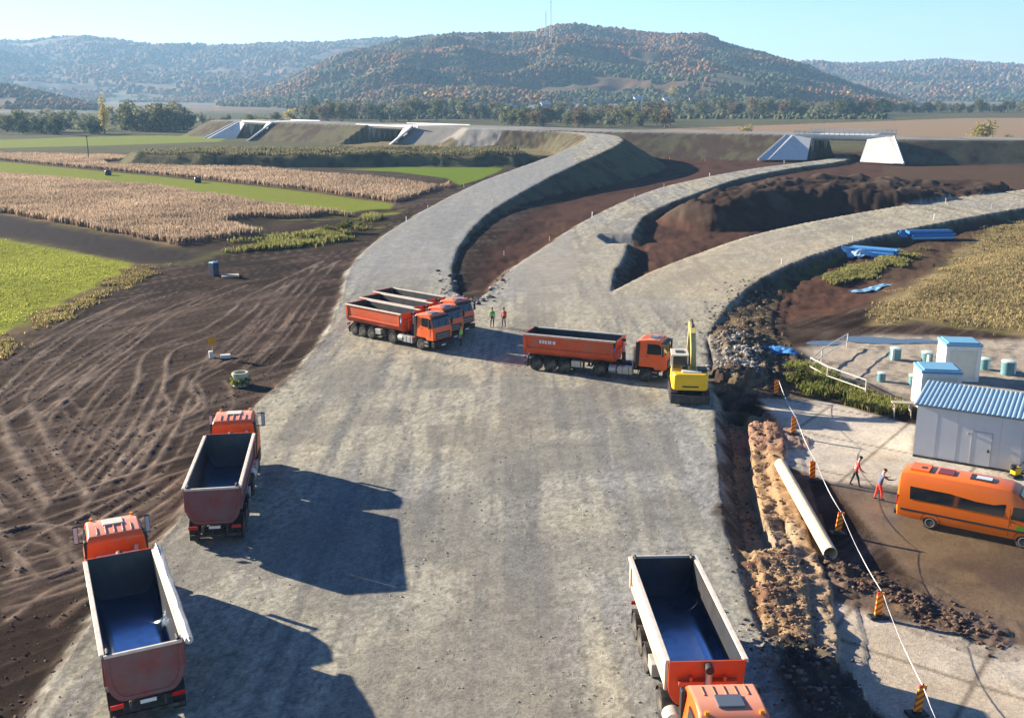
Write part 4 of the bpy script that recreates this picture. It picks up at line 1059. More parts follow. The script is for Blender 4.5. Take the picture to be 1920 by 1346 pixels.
# ---------------------------------------------------------------- excavator
YEL = mat('excavator_yellow', (.80, .50, .012), .42, 0, .06, 2, 0, .5, (.35, .24, .08), .15, 1.5)
YPALE = mat('worn_yellow', (.58, .45, .14), .5, 0, .1, 3, 0, .4, (.4, .33, .2), .3, 2)
STEELG = mat('track_steel', (.055, .052, .055), .6, .4, .15, 5, .2, .4, (.14, .12, .10), .4, 3)
CABW = mat('cab_pale', (.60, .55, .42), .45)
def make_excavator(loc, rz):
    root = empty('excavator', loc, rz)       # +x is where the boom points
    tag(root, 'yellow excavator seen from behind beside the rubble, boom reaching away from camera', 'excavator')
    for s in (-1, 1):
        m = MB(); n = 14; prof = []
        for i in range(n + 1):
            t = math.pi * (.5 + i / n); prof.append((-1.25 + .42 * math.cos(t), .42 + .42 * math.sin(t)))
        for i in range(n + 1):
            t = math.pi * (-.5 + i / n); prof.append((1.25 + .42 * math.cos(t), .42 + .42 * math.sin(t)))
        m.loft([[(p[0], s * .82, p[1]) for p in prof], [(p[0], s * 1.32, p[1]) for p in prof]], STEELG)
        for i in range(12):
            for z in (.0, .84): m.box((-1.25 + 2.5 * i / 11, s * 1.07, z), (.07, .52, .05), STEELG)
        for x in (-1.25, -.6, 0, .6, 1.25): m.tube((x, s * .80, .40), (x, s * 1.35, .40), .22, CHASSIS, n=14)
        m.build('track', root)
    m = MB(); m.box((0, 0, .55), (1.6, 1.7, .36), STEELG); m.lathe((0, 0, .7), (0, 0, 1), [(0, .7), (.22, .7)], STEELG, 20); m.build('undercarriage', root)
    m = MB(); m.box((-1.92, 0, .40), (.14, 2.62, .62), STEELG); m.box((-1.6, .5, .5), (.7, .14, .16), STEELG); m.box((-1.6, -.5, .5), (.7, .14, .16), STEELG); m.build('dozer_blade', root, bevel=.03)
    m = MB()
    m.loft([[(x, y, z) for y, z in ((-1.22, .95), (1.22, .95), (1.22, 1.75), (1.1, 1.95), (-1.1, 1.95), (-1.22, 1.75))] for x in (-.9, 1.2)], YEL)
    up = m.build('upper_body', root, bevel=.05)
    m = MB()
    ring = []
    for x, w in ((-1.75, .85), (-1.62, 1.12), (-1.3, 1.22), (-.85, 1.24)):
        ring.append([(x, -w, .98), (x, w, .98), (x, w, 1.95), (x, w * .93, 2.10), (x, -w * .93, 2.10), (x, -w, 1.95)])
    m.loft(ring, YEL); m.build('counterweight', up, bevel=.05, smooth=True)
    m = MB(); m.box((-1.77, 0, 1.25), (.05, 1.1, .10), DGREY); m.build('vent_slot', up)
    m = MB(); m.box((-1.0, -.1, 2.12), (.55, 1.35, .10), mat('engine_hood', (.62, .60, .58), .4)); m.build('engine_hood', up, bevel=.03)
    m = MB(); m.box((-.55, -.85, 2.12), (.9, .62, .35), DGREY); m.build('fuel_hatch', up, bevel=.04)
    m = MB(); m.tube((-.7, .2, 2.1), (-.7, .2, 2.55), .06, DGREY); m.build('exhaust', up)
    m = MB()
    c0, c1, y0, y1, z0, z1 = -.35, 1.30, .16, 1.20, 1.9, 3.05
    for x in (c0, c1):
        for y in (y0, y1): m.box((x, y, (z0 + z1) / 2), (.10, .10, z1 - z0), CABW)
    m.box(((c0 + c1) / 2, (y0 + y1) / 2, z1 + .03), (c1 - c0 + .2, y1 - y0 + .16, .10), CABW); m.box(((c0 + c1) / 2, (y0 + y1) / 2, z1 + .10), (.7, .6, .06), DGREY)
    m.box(((c0 + c1) / 2, (y0 + y1) / 2, z0 + .12), (c1 - c0, y1 - y0, .30), YPALE)
    cb = m.build('cab', up, bevel=.02)
    for nm, c, d in (('rear_window', (c0 - .01, (y0 + y1) / 2, 2.56), (.03, .94, .86)), ('windshield', (c1 + .01, (y0 + y1) / 2, 2.5), (.03, .94, 1.0)), ('side_window', ((c0 + c1) / 2, y1 + .01, 2.56), (1.5, .03, .86)), ('side_window', ((c0 + c1) / 2, y0 - .01, 2.56), (1.5, .03, .86))):
        m = MB(); m.box(c, d, GLASS); m.build(nm, cb)
    def arm(name, pts, w, m_, parent):
        m = MB(); rings = []
        for i, (x, z, h) in enumerate(pts):
            a = pts[max(i - 1, 0)]; b = pts[min(i + 1, len(pts) - 1)]
            t = Vector((b[0] - a[0], b[1] - a[1])).normalized(); n = Vector((-t.y, t.x)) * h / 2
            rings.append([(x + n.x, -.35 - w / 2, z + n.y), (x + n.x, -.35 + w / 2, z + n.y), (x - n.x, -.35 + w / 2, z - n.y), (x - n.x, -.35 - w / 2, z - n.y)])
        m.loft(rings, m_); return m.build(name, parent, bevel=.02)
    bo = arm('boom', [(.9, 1.75, .35), (1.7, 2.9, .55), (2.7, 3.75, .60), (4.0, 4.15, .42), (5.0, 4.2, .30)], .36, YPALE, up)
    m = MB(); m.tube((1.5, -.35, 1.5), (2.5, -.35, 3.2), .10, DGREY); m.tube((2.5, -.35, 3.2), (2.9, -.35, 3.5), .05, ALU); m.build('boom_cylinder', bo)
    st = arm('stick', [(4.7, 4.35, .28), (5.1, 4.05, .45), (5.9, 2.6, .36), (6.4, 1.5, .22)], .28, YPALE, up)
    m = MB(); m.tube((3.2, -.35, 4.3), (4.5, -.35, 4.55), .08, DGREY); m.build('stick_cylinder', bo)
    m = MB(); rings = []
    for y in (-.85, .15):
        rings.append([(6.25 + .62 * math.cos(t) * .8, y, 1.0 + .55 * math.sin(t)) for t in [R(a) for a in (60, 20, -20, -60, -100, -140, -175)]])
    m.loft(rings, STEELG, closed=True)
    for y in (-.8, -.5, -.2, .1): m.box((5.72, y, .92), (.22, .10, .06), STEELG)
    m.build('bucket', st)
    return root
_e = P(1296, 760, 0)
make_excavator((_e.x + .1, _e.y + 1.9, .02), R(84))

# ---------------------------------------------------------------- people
def skinned(pts, edges, radii, root):
    me = bpy.data.meshes.new('figure'); me.from_pydata(pts, edges, [])
    o = bpy.data.objects.new('figure', me); COL.objects.link(o)
    o.modifiers.new('skin', 'SKIN')
    sv = me.skin_vertices[0].data
    for i, r in enumerate(radii): sv[i].radius = (r, r) if not isinstance(r, tuple) else r
    sv[root].use_root = True
    ss = o.modifiers.new('sub', 'SUBSURF'); ss.levels = 1
    dg = bpy.context.evaluated_depsgraph_get()
    ev = o.evaluated_get(dg); m2 = bpy.data.meshes.new_from_object(ev)
    bpy.data.objects.remove(o); bpy.data.meshes.remove(me)
    return m2
SKIN = mat('skin', (.50, .30, .21), .55)
def make_person(loc, rz, label, top, legs, hat, bend=0.0, stride=.12, arms=((.10, .05), (.10, .05)), vest=True):
    """stands facing +x; bend leans the trunk forward (radians)"""
    hip = Vector((0, 0, .93)); cb, sb = math.cos(bend), math.sin(bend)
    def up(h, x=0, y=0): return hip + Vector((h * sb + x * cb, y, h * cb - x * sb))
    V, E, Rd = [], [], []
    def v(p, r, link=None):
        V.append(tuple(p)); Rd.append(r)
        if link is not None: E.append((link, len(V) - 1))
        return len(V) - 1
    pel = v(hip, (.15, .12)); wa = v(up(.22), (.145, .11), pel); ch = v(up(.42), (.175, .125), wa); ne = v(up(.56), .065, ch)
    hd0 = v(up(.64, .02), .075, ne); hd1 = v(up(.74, .03), .10, hd0); hd2 = v(up(.84, .02), .07, hd1); v(up(.70, .125), .022, hd1)
    for s, (fwd, flex) in zip((-1, 1), arms):
        sh = v(up(.47, 0, s * .19), .068, ch)
        el = up(.47, 0, s * .24) + Vector((.28 * math.sin(fwd + bend * .5), 0, -.28 * math.cos(fwd + bend * .5)))
        e_ = v(el, .05, sh); a2 = fwd + bend * .5 + flex
        wr = el + Vector((.25 * math.sin(a2), s * .01, -.25 * math.cos(a2))); w_ = v(wr, .034, e_)
        dv = Vector((math.sin(a2 + .25), 0, -math.cos(a2 + .25)))
        pa = v(wr + dv * .07, (.042, .024), w_)
        for j, (off, ln) in enumerate(((-.030, .075), (-.010, .088), (.010, .083), (.030, .064))):
            f1 = wr + dv * .11 + Vector((off, 0, 0)); k1 = v(f1, .011, pa)
            k2 = v(f1 + Vector((math.sin(a2 + .5), 0, -math.cos(a2 + .5))) * ln * .55, .010, k1); v(f1 + Vector((math.sin(a2 + .9), 0, -math.cos(a2 + .9))) * ln, .009, k2)
        v(wr + dv * .07 + Vector((.035, -s * .045, 0)), .011, pa)
    for s, st in ((-1, stride), (1, -stride)):
        th = v(hip + Vector((0, s * .10, -.06)), .095, pel)
        kn = v(Vector((st * .55 + .03, s * .11, .50)), .065, th); an = v(Vector((st, s * .12, .09)), .047, kn)
        v(Vector((st + .09, s * .13, .045)), .045, an); v(Vector((st + .18, s * .135, .038)), .035, len(V) - 1)
    me = skinned(V, E, Rd, 0)
    for m_ in (legs, top, SKIN, mat('work_boots', (.03, .025, .02), .8)): me.materials.append(m_)
    inv_u = Vector((sb, 0, cb))
    for p in me.polygons:
        c = p.center; h = (Vector(c) - hip).dot(inv_u)
        i = 0
        if c.z < .12: i = 3
        elif h > .52 and abs(c.y) < .13: i = 2
        elif h > .03 or abs(c.y) > .185: i = 1
        p.material_index = i; p.use_smooth = True
    # hands are skin: everything past the wrists
    root = bpy.data.objects.new('person', me); COL.objects.link(root)
    for s, (fwd, flex) in zip((-1, 1), arms):
        el = up(.47, 0, s * .24) + Vector((.28 * math.sin(fwd + bend * .5), 0, -.28 * math.cos(fwd + bend * .5))); a2 = fwd + bend * .5 + flex
        wr = el + Vector((.25 * math.sin(a2), s * .01, -.25 * math.cos(a2)))
        dv = (wr - el).normalized()
        for p in me.polygons:
            c = Vector(p.center)
            if (c - wr).dot(dv) > -.01 and (c - wr).length < .22 and c.y * s > .1: p.material_index = 2
    root.location = loc; root.rotation_euler = (0, 0, rz)
    tag(root, label, 'person')
    hc = up(.77, .03)
    m = MB()
    rot = Matrix.Rotation(bend, 3, 'Y')
    rings = []
    for a in (0, 25, 50, 72, 88):
        r = .118 * math.cos(R(a)); z = .11 * math.sin(R(a))
        rings.append([tuple(hc + rot @ Vector((r * math.cos(t) * 1.08, r * math.sin(t), z + .01))) for t in [2 * math.pi * i / 14 for i in range(14)]])
    m.loft(rings, hat)
    m.build('helmet' if hat.name.startswith('helmet') else 'hair', root, smooth=True)
    for s in (-1, 1):                                       # eyes
        m = MB(); m.lathe(up(.745, .118, s * .036), (1, 0, 0), [(-.01, .012), (.004, .008)], BLACK, 8); m.build('eye', root)
    m = MB(); m.box(up(.675, .108), (.02, .05, .012), mat('lips', (.35, .12, .10), .5), rot); m.build('mouth', root)
    if vest:
        m = MB()
        for h in (.16, .30):
            c0 = up(h)
            rings = []
            for dz in (-.022, .022):
                rx, ry = (.128, .162) if h < .2 else (.136, .18)
                rings.append([tuple(c0 + rot @ Vector((rx * math.cos(t), ry * math.sin(t), dz))) for t in [2 * math.pi * i / 16 for i in range(16)]])
            m2 = MB(); m2.loft(rings, mat('reflective_band', (.70, .70, .62), .3)); m2.build('reflective_band', root)
    return root
VRED = mat('red_vest', (.72, .04, .03), .7, 0, .1); VGREEN = mat('green_vest', (.22, .62, .06), .7, 0, .1); VLIME = mat('lime_vest', (.45, .70, .05), .7, 0, .1)
TDARK = mat('dark_trousers', (.025, .027, .035), .85, 0, .1); TRED = mat('red_trousers', (.72, .05, .025), .8, 0, .1); BLUESH = mat('blue_grey_jacket', (.09, .11, .17), .8, 0, .1); DARKHAIR = mat('dark_hair', (.02, .015, .012), .7); HELMW = mat('helmet_white', (.7, .7, .68), .35)
def person_at(px, py, z, rz, *a, **k):
    p = P(px, py, z); make_person((p.x, p.y, z), R(rz), *a, **k)
person_at(923, 613, .015, -100, 'person in a green vest and dark trousers standing on the gravel near the parked trucks', VGREEN, TDARK, DARKHAIR, 0, .06)
person_at(945, 613, .015, -120, 'person in a red jacket standing next to the person in the green vest', VRED, TDARK, DARKHAIR, 0, .06)
person_at(865, 648, .015, 160, 'person in a lime vest standing in the shadow in front of the parked trucks', VLIME, TDARK, DARKHAIR, 0, .04)
person_at(1602, 911, -.49, -15, 'person in a red vest and dark trousers walking towards the orange minibus', VRED, TDARK, DARKHAIR, .22, .24, ((.25, .5), (-.2, .2)))
person_at(1646, 937, -.49, 10, 'person in red trousers and a dark jacket behind the orange minibus, arms reaching forward', BLUESH, TRED, DARKHAIR, .30, .14, ((.8, .5), (.7, .6)), vest=False)

# ---------------------------------------------------------------- striped beacons and their tape
BRED = mat('beacon_red', (.72, .055, .02), .45, 0, .05, 3, 0, .4, DUST, .1); BYEL = mat('beacon_yellow', (.85, .42, .03), .45, 0, .05, 3, 0, .4, DUST, .1)
def make_beacon():
    root = empty('traffic_beacon', (0, 0, 0))
    m = MB(); m.box((0, 0, .055), (.78, .40, .11), BLACK); m.box((0, 0, .13), (.30, .20, .06), BLACK); m.build('base', root, bevel=.02)
    m = MB(); n = 7
    zb, zt, w = .16, 1.16, .15
    # slanted stripes as real bands of the plate
    for k in range(-2, 9):
        za, zc = zb + k * .125, zb + (k + 1) * .125; sl = .20
        pts = [(-w, za), (w, za + sl), (w, zc + sl), (-w, zc)]
        def clip(poly_, keep, cut):
            out = []
            for i in range(len(poly_)):
                a, b = poly_[i], poly_[(i + 1) % len(poly_)]
                ia, ib = keep(a), keep(b)
                if ia: out.append(a)
                if ia != ib:
                    t = (cut - a[1]) / (b[1] - a[1]); out.append((a[0] + (b[0] - a[0]) * t, cut))
            return out
        pts = clip(pts, lambda p: p[1] >= zb - 1e-6, zb); pts = clip(pts, lambda p: p[1] <= zt + 1e-6, zt) if pts else pts
        if len(pts) < 3: continue
        q = len(pts); vs = [(p[0], -.035, p[1]) for p in pts] + [(p[0], .035, p[1]) for p in pts]
        m.add(vs, [tuple(range(q)), tuple(range(2 * q - 1, q - 1, -1))] + [(i, q + i, q + (i + 1) % q, (i + 1) % q) for i in range(q)], BRED if k % 2 else BYEL)
    m.build('striped_panel', root)
    m = MB(); m.tube((0, 0, 1.16), (0, 0, 1.22), .03, BLACK); m.build('handle', root)
    return root
BEACONS = [(1455, 742, 'striped warning beacon farthest up the tape, beside the green weeds', 0), (1487, 815, 'striped warning beacon on the concrete beside the top of the dirt bank', 0), (1523, 901, 'striped warning beacon at the upper end of the pale pipe', -.05),
           (1570, 1001, 'striped warning beacon standing in the shadow of the pale pipe', .1), (1645, 1158, 'striped warning beacon at the edge of mud and concrete, tape tied on top', .05), (1718, 1340, 'striped warning beacon at the bottom right, beside the truck shadow', .12)]
b0 = make_beacon(); bpts = []
for i, (px, py, lb, lean) in enumerate(BEACONS):
    o = b0 if i == 0 else copy_tree(b0)
    p = G(px, py, -.5); o.location = (p.x, p.y, p.z + .005); o.rotation_euler = (0, lean, R(-12 + 5 * i))
    tag(o, lb, 'beacon', 'striped beacons along the yard edge'); bpts.append(Vector((p.x, p.y, p.z)))
m = MB(); TAPE = mat('white_tape', (.78, .76, .74), .5)
chain = [bpts[0]] + bpts[1:] + [bpts[-1] + (bpts[-1] - bpts[-2]) * .5]
for a, b in zip(chain[:-1], chain[1:]):
    a = a + Vector((.13, 0, 1.12)); b = b + Vector((.13, 0, 1.12)); rings = []
    for k in range(13):
        t = k / 12; p = a.lerp(b, t); p.z -= .22 * 4 * t * (1 - t) * min(1, (b - a).length / 8)
        w = .013; tw = .9 * math.sin(t * 6 + a.x)
        n = Vector((math.cos(tw), 0, math.sin(tw))) * w; q = Vector((-math.sin(tw), 0, math.cos(tw))) * .006
        rings.append([tuple(p + n + q), tuple(p + n - q), tuple(p - n - q), tuple(p - n + q)])
    m.loft(rings, TAPE)
tag(m.build('barrier_tape'), 'white barrier tape strung from beacon to beacon along the yard edge', 'tape')

# ---------------------------------------------------------------- cream pipe
PIPEM = mat('cream_pipe', (.74, .60, .38), .5, 0, .10, 2, 0, .4, (.45, .33, .18), .3, .8)
m = MB()
a, b = G(1462, 878, -.2), G(1556, 1050, -.2)
a = Vector((a.x, a.y, .05)); b = Vector((b.x, b.y, -.02)); d = (b - a).normalized()
L = (b - a).length; r = .32; u = d.orthogonal().normalized(); w = d.cross(u)
def ring(t, rr): return [tuple(a + d * t + (u * math.cos(q) + w * math.sin(q)) * rr) for q in [2 * math.pi * i / 28 for i in range(28)]]
m.loft([ring(.3, r * .90), ring(.02, r * .90), ring(0, r * .92), ring(0, r), ring(L * .3, r), ring(L * .3 + .01, r * 1.06), ring(L * .3 + .14, r * 1.06), ring(L * .3 + .15, r), ring(L, r), ring(L, r * .92), ring(L - .02, r * .90), ring(L - 1.2, r * .90)], PIPEM, caps=False)
m.build('pipe_body').name = 'large_pipe'
po = bpy.data.objects['large_pipe']; po.data.polygons.foreach_set('use_smooth', [True] * len(po.data.polygons)); po.data.set_sharp_from_angle(angle=R(40))
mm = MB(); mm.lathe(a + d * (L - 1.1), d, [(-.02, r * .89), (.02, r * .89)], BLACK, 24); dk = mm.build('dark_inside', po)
tag(po, 'long cream plastic pipe lying on the dirt beside the concrete', 'pipe')

# ---------------------------------------------------------------- site buildings
WALLW = mat('panel_wall', (.56, .57, .58), .5, 0, .04, 1.0, 0, .4, (.42, .41, .38), .15, .5)
ROOFB = mat('blue_roof_sheet', (.36, .50, .57), .35, .3, .06, 1.5, 0, .5, (.45, .5, .5), .15, 1)
KIOSKW = mat('kiosk_white', (.72, .72, .68), .5, 0, .04, 2, 0, .4, DUST, .12, 1); KIOSKB = mat('kiosk_blue_top', (.16, .36, .52), .4, 0, .05, 2)
PANELG = mat('kiosk_panel', (.62, .63, .54), .5, 0, .05, 2)
def ground_frame(pxa, pxb, z):
    a, b = P(*pxa, z), P(*pxb, z); d = Vector((b.x - a.x, b.y - a.y, 0)); return a, math.atan2(d.y, d.x), d.length
a, rz, ln = ground_frame((1711, 855), (1895, 886), -.5)
root = empty('site_building', (a.x, a.y, -.49), rz)
tag(root, 'white panel building with a blue corrugated roof beside the minibus', 'building')
LB, DB, HB, HB2 = 9.0, 4.2, 3.25, 3.55
m = MB(); m.add([(0, 0, 0), (LB, 0, 0), (LB, DB, 0), (0, DB, 0), (0, 0, HB), (LB, 0, HB), (LB, DB, HB2), (0, DB, HB2)], [(3, 2, 1, 0), (4, 5, 6, 7), (0, 1, 5, 4), (1, 2, 6, 5), (2, 3, 7, 6), (3, 0, 4, 7)], WALLW)
wall = m.build('wall', root)
m = MB(); prof = []
nw = int((LB + .4) / .26)
for i in range(nw * 4 + 1):
    x = -.2 + (LB + .4) * i / (nw * 4); prof.append((x, .055 if i % 4 in (1, 2) else 0.0))
sl = (HB2 - HB) / DB
def rp(y, dz): return [(p[0], y, HB + .05 + y * sl + p[1] + dz) for p in prof]
m.add(rp(-.18, 0) + rp(DB + .18, 0) + rp(-.18, -.03) + rp(DB + .18, -.03), [(i, i + 1, len(prof) + i + 1, len(prof) + i) for i in range(len(prof) - 1)] + [(2 * len(prof) + i, 3 * len(prof) + i, 3 * len(prof) + i + 1, 2 * len(prof) + i + 1) for i in range(len(prof) - 1)], ROOFB)
m.build('roof', root, fix=False)
m = MB(); m.box((LB / 2, -.10, HB + .0), (LB + .3, .10, .10), mat('gutter', (.20, .24, .27), .5)); m.build('gutter', root)
m = MB(); m.box((3.65, -.012, 1.05), (1.05, .03, 2.1), WALLW)
for c, dd in (((3.12, -.02, 1.05), (.03, .03, 2.1)), ((4.18, -.02, 1.05), (.03, .03, 2.1)), ((3.65, -.02, 2.11), (1.09, .03, .03))): m.box(c, dd, ALU)
dr = m.build('door', root)
m = MB(); m.box((4.05, -.05, 1.05), (.10, .05, .16), DGREY); m.build('handle', dr)
m = MB(); m.box((2.95, -.05, 1.95), (.12, .08, .14), ALU); m.build('wall_lamp', root)
for x in (1.15, 2.3, 3.45 + 1.15, 5.75, 6.9): 
    m = MB(); m.box((x, -.004, HB / 2), (.012, .008, HB), ALU); m.build('panel_joint', root)
m = MB(); m.box((LB / 2, -.02, .06), (LB, .05, .12), CHASSIS); m.build('plinth', root)
def kiosk(pxa, pxb, z, h, depth, label, knob=False):
    a, rz, ln = ground_frame(pxa, pxb, z)
    root = empty('equipment_kiosk', (a.x, a.y, z), rz)
    tag(root, label, 'kiosk', 'white kiosks with blue tops behind the building')
    m = MB(); m.box((ln / 2, depth / 2, h / 2), (ln, depth, h), KIOSKW); m.build('wall', root, bevel=.02)
    for c, dd in (((ln * .06, -.03, h / 2), (ln * .12, .06, h)), ((ln * .94, -.03, h / 2), (ln * .12, .06, h)), ((ln / 2, -.028, h - .13), (ln * .76, .05, .26)), ((ln / 2, -.028, .1), (ln * .76, .05, .2))):
        m = MB(); m.box(c, dd, KIOSKW); m.build('frame', root)
    m = MB(); m.box((ln / 2, -.005, h * .49), (ln * .76, .03, h * .80), PANELG); m.build('panel', root)
    m = MB(); m.box((ln / 2, depth / 2, h + .10), (ln + .12, depth + .12, .20), KIOSKB); m.box((ln / 2, depth / 2, h + .24), (ln * .9, depth * .9, .10), KIOSKB); m.build('roof', root, bevel=.03)
    if knob:
        m = MB(); m.tube((ln * .25, -.08, h * .62), (ln * .25, 0, h * .62), .14, BLACK); m.build('vent', root)
kiosk((1722, 768), (1796, 771), -.5, 2.6, 2.3, 'lower white kiosk right behind the blue corrugated roof', True)
kiosk((1768, 714), (1834, 716), -.5, 2.7, 2.2, 'taller white kiosk with a pale panel, standing behind the lower kiosk')
TEAL = mat('teal_plastic', (.10, .24, .27), .5, 0, .06, 3, 0, .4, DUST, .15, 2); TEALP = mat('pale_teal', (.55, .68, .62), .5, 0, .05, 3)
def make_well():
    root = empty('valve_shaft', (0, 0, 0))
    m = MB(); m.lathe((0, 0, 0), (0, 0, 1), [(0, .42), (.02, .44), (.9, .44), (.92, .42)], TEAL, 18); m.build('shaft', root, smooth=True)
    m = MB(); m.lathe((0, 0, .92), (0, 0, 1), [(0, .47), (.09, .47), (.11, .40), (.14, .12)], TEALP, 18); m.build('lid', root, smooth=True)
    m = MB(); m.box((-.30, -.28, .45), (.22, .22, .85), TEALP); m.build('rib', root, bevel=.03)
    return root
w0 = make_well()
for i, (px, py, s, lb) in enumerate([(1678, 674, 1.0, 'teal shaft standing alone on the pale rubble, upper left of the kiosks'), (1737, 682, 1.0, 'teal shaft touching the left side of the taller kiosk'), (1845, 692, .9, 'dark teal shaft at the right side of the taller kiosk'), (1888, 702, 1.1, 'teal shaft with pale lid on the dark trench at the right edge'), (1652, 715, .7, 'low teal shaft half buried beside the pipe railing'), (1712, 722, .8, 'pale teal shaft at the left corner of the lower kiosk')]):
    o = w0 if i == 0 else copy_tree(w0); p = G(px, py, -.5); o.location = (p.x, p.y, p.z); o.scale = (s,) * 3; o.rotation_euler = (0, 0, i * .7)
    tag(o, lb, 'shaft', 'teal shafts around the kiosks')
# pipe railing behind the concrete
RAIL = mat('pale_railing', (.62, .58, .50), .5, 0, .08, 3, 0, .4, DUST, .2)
def railing(pts, h, label, posts=True, name='pipe_railing'):
    ps = [G(x, y, -.5) for x, y in pts]; root = empty(name, ps[0]); tag(root, label, 'railing', 'pipe railings beside the yard')
    o = ps[0]
    for p in ps:
        m = MB(); q = p - o; m.tube(q + Vector((0, 0, -.1)), q + Vector((0, 0, h)), .05, RAIL); m.build('post', root)
    for a, b in zip(ps[:-1], ps[1:]):
        for z in (h, h * .45):
            m = MB(); m.tube(a - o + Vector((0, 0, z)), b - o + Vector((0, 0, z)), .045, RAIL); m.build('rail', root)
railing([(1518, 700), (1550, 718), (1622, 744)], 1.25, 'pale pipe railing running along the back edge of the concrete')
railing([(1588, 650), (1540, 680), (1518, 700)], 1.15, 'pale pipe railing climbing diagonally across the rubble ground')
# timber trestle left of the building
WOOD = mat('weathered_wood', (.42, .36, .28), .8, 0, .15, 5, .2)
p = G(1690, 780, -.5); root = empty('wooden_trestle', p, R(-10)); tag(root, 'small grey wooden trestle standing in weeds at the left wall of the building', 'trestle')
m = MB(); m.box((0, 0, .95), (1.4, .5, .07), WOOD); m.build('top', root)
for sx in (-.55, .55):
    for sy in (-.3, .3):
        m = MB(); m.tube((sx, sy * 1.3, 0), (sx * .9, sy * .5, .93), .045, WOOD, n=8); m.build('leg', root)
for sx in (-.5, .5):
    m = MB(); m.box((sx, 0, .45), (.06, .55, .08), WOOD); m.build('brace', root)
# compactor machine at the right edge
p = G(1903, 895, -.5); root = empty('plate_compactor', p, R(20)); tag(root, 'small yellow and black machine by the wall at the right edge', 'compactor')
m = MB(); m.box((0, 0, .10), (.75, .5, .10), BLACK); m.build('base_plate', root, bevel=.03)
m = MB(); m.box((0, 0, .42), (.45, .40, .42), YEL); m.build('engine', root, bevel=.05)
m = MB(); m.tube((-.2, 0, .5), (-.2, 0, .78), .16, BLACK); m.build('air_filter', root)
for s in (-1, 1):
    m = MB(); m.tube((.2, s * .2, .3), (.9, s * .2, .95), .025, BLACK); m.build('handlebar', root)
m = MB(); m.tube((.9, -.2, .95), (.9, .2, .95), .025, BLACK); m.build('grip', root)

# ---------------------------------------------------------------- things lying about on the right
BLUEP = mat('blue_plastic', (.05, .20, .47), .35, 0, .12, 2); BLUEL = mat('light_blue_plastic', (.22, .42, .60), .4, 0, .12, 2); WHITEP = mat('white_bag', (.74, .74, .70), .7, 0, .08, 3, .2)
def pipe_stack(px, py, n, ln, r, rzd, label, mm_=BLUEP):
    p = G(px, py, -1.2); root = empty('pipe_bundle', p, R(rzd)); tag(root, label, 'pipe bundle', 'blue pipe bundles beside the access road')
    k = 0
    for lay in range(3):
        for i in range(n - lay):
            m = MB(); y = (i - (n - 1 - lay) / 2) * 2.02 * r; z = r + lay * r * 1.75; x = random.uniform(-.3, .3)
            m.tube((x - ln / 2, y, z), (x + ln / 2, y, z), r, mm_ if (k % 4) else BLUEL, n=12); m.build('pipe', root, smooth=True); k += 1
pipe_stack(1640, 482, 6, 6.0, .24, -35, 'large stack of blue pipes on the slope below the access road')
pipe_stack(1742, 448, 5, 7.0, .25, 8, 'far stack of blue pipes near the upper end of the access road')
def tarp(px, py, lx, ly, rzd, label, m_, amp=.25, name='tarpaulin'):
    p = G(px, py, -1.2); n = 26
    us = np.linspace(-1, 1, n); U, V_ = np.meshgrid(us, us)
    sd = int(px)
    hz = .12 + amp * (1 - np.maximum(np.abs(U), np.abs(V_)) ** 2) + .14 * fbm(U * 2 + sd, V_ * 2, sd, 3) + amp * .5 * fbm(U * 5 + sd, V_ * 5, sd, 2)
    x = U * lx / 2 * (1 + .1 * fbm(V_ * 2, U + sd, 3, 2)); y = V_ * ly / 2 * (1 + .15 * fbm(U * 2, V_ + sd, 4, 2))
    a = R(rzd); X = x * math.cos(a) - y * math.sin(a); Y = x * math.sin(a) + y * math.cos(a)
    gzv = terrain(X.ravel() + p.x, Y.ravel() + p.y, False)['z'].reshape(X.shape)
    top = np.stack([X, Y, gzv - p.z + np.maximum(hz, .03)], -1).reshape(-1, 3); bot = top.copy(); bot[:, 2] -= .03
    i = np.arange(n - 1)[:, None] * n + np.arange(n - 1)[None, :]
    F = np.stack([i, i + 1, i + n + 1, i + n], -1).reshape(-1, 4)
    o = mesh_np(name, np.vstack([top, bot]), np.vstack([F, F[:, ::-1] + n * n]), m_, None, None, None, True); o.location = p
    return tag(o, label, 'tarpaulin')
tarp(1616, 480, 5.5, 4.2, 20, 'pale blue sheet crumpled at the left end of the near pipe stack', mat('pale_blue_sheet', (.34, .52, .66), .45, 0, .12, 2), .75)
tarp(1632, 545, 6.5, 1.5, 40, 'blue sheet spread on the wet soil below the pipe stacks', BLUEL, .08)
tarp(1464, 662, 2.8, 1.1, -35, 'blue sheet draped over the dark soil heap beside the railing', BLUEP, .3)
tarp(1690, 452, 1.4, 1.0, 0, 'small blue sheet beside the white bag behind the near pipe stack', BLUEP, .5)
def bag(px, py, s, label):
    p = G(px, py, -1.2); bm = bmesh.new(); bmesh.ops.create_icosphere(bm, subdivisions=3, radius=1)
    for v in bm.verts:
        c = v.co; q = 1 + .16 * float(fbm(np.array([c.x * 2 + px]), np.array([c.y * 2 + c.z * 1.7]), 5, 3)[0])
        v.co = Vector((c.x * .62, c.y * .5, max(c.z, -.75) * .55 + .40)) * q * s
    me = bpy.data.meshes.new('sack'); bm.to_mesh(me); bm.free(); me.materials.append(WHITEP); me.polygons.foreach_set('use_smooth', [True] * len(me.polygons))
    o = bpy.data.objects.new('sack', me); COL.objects.link(o); o.location = p; tag(o, label, 'sack', 'white sacks beside the blue pipes'); 
    m = MB(); m.tube((0, 0, .80 * s), (0, .05, 1.0 * s), .09 * s, WHITEP, .16 * s, 10); m.build('tied_neck', o)
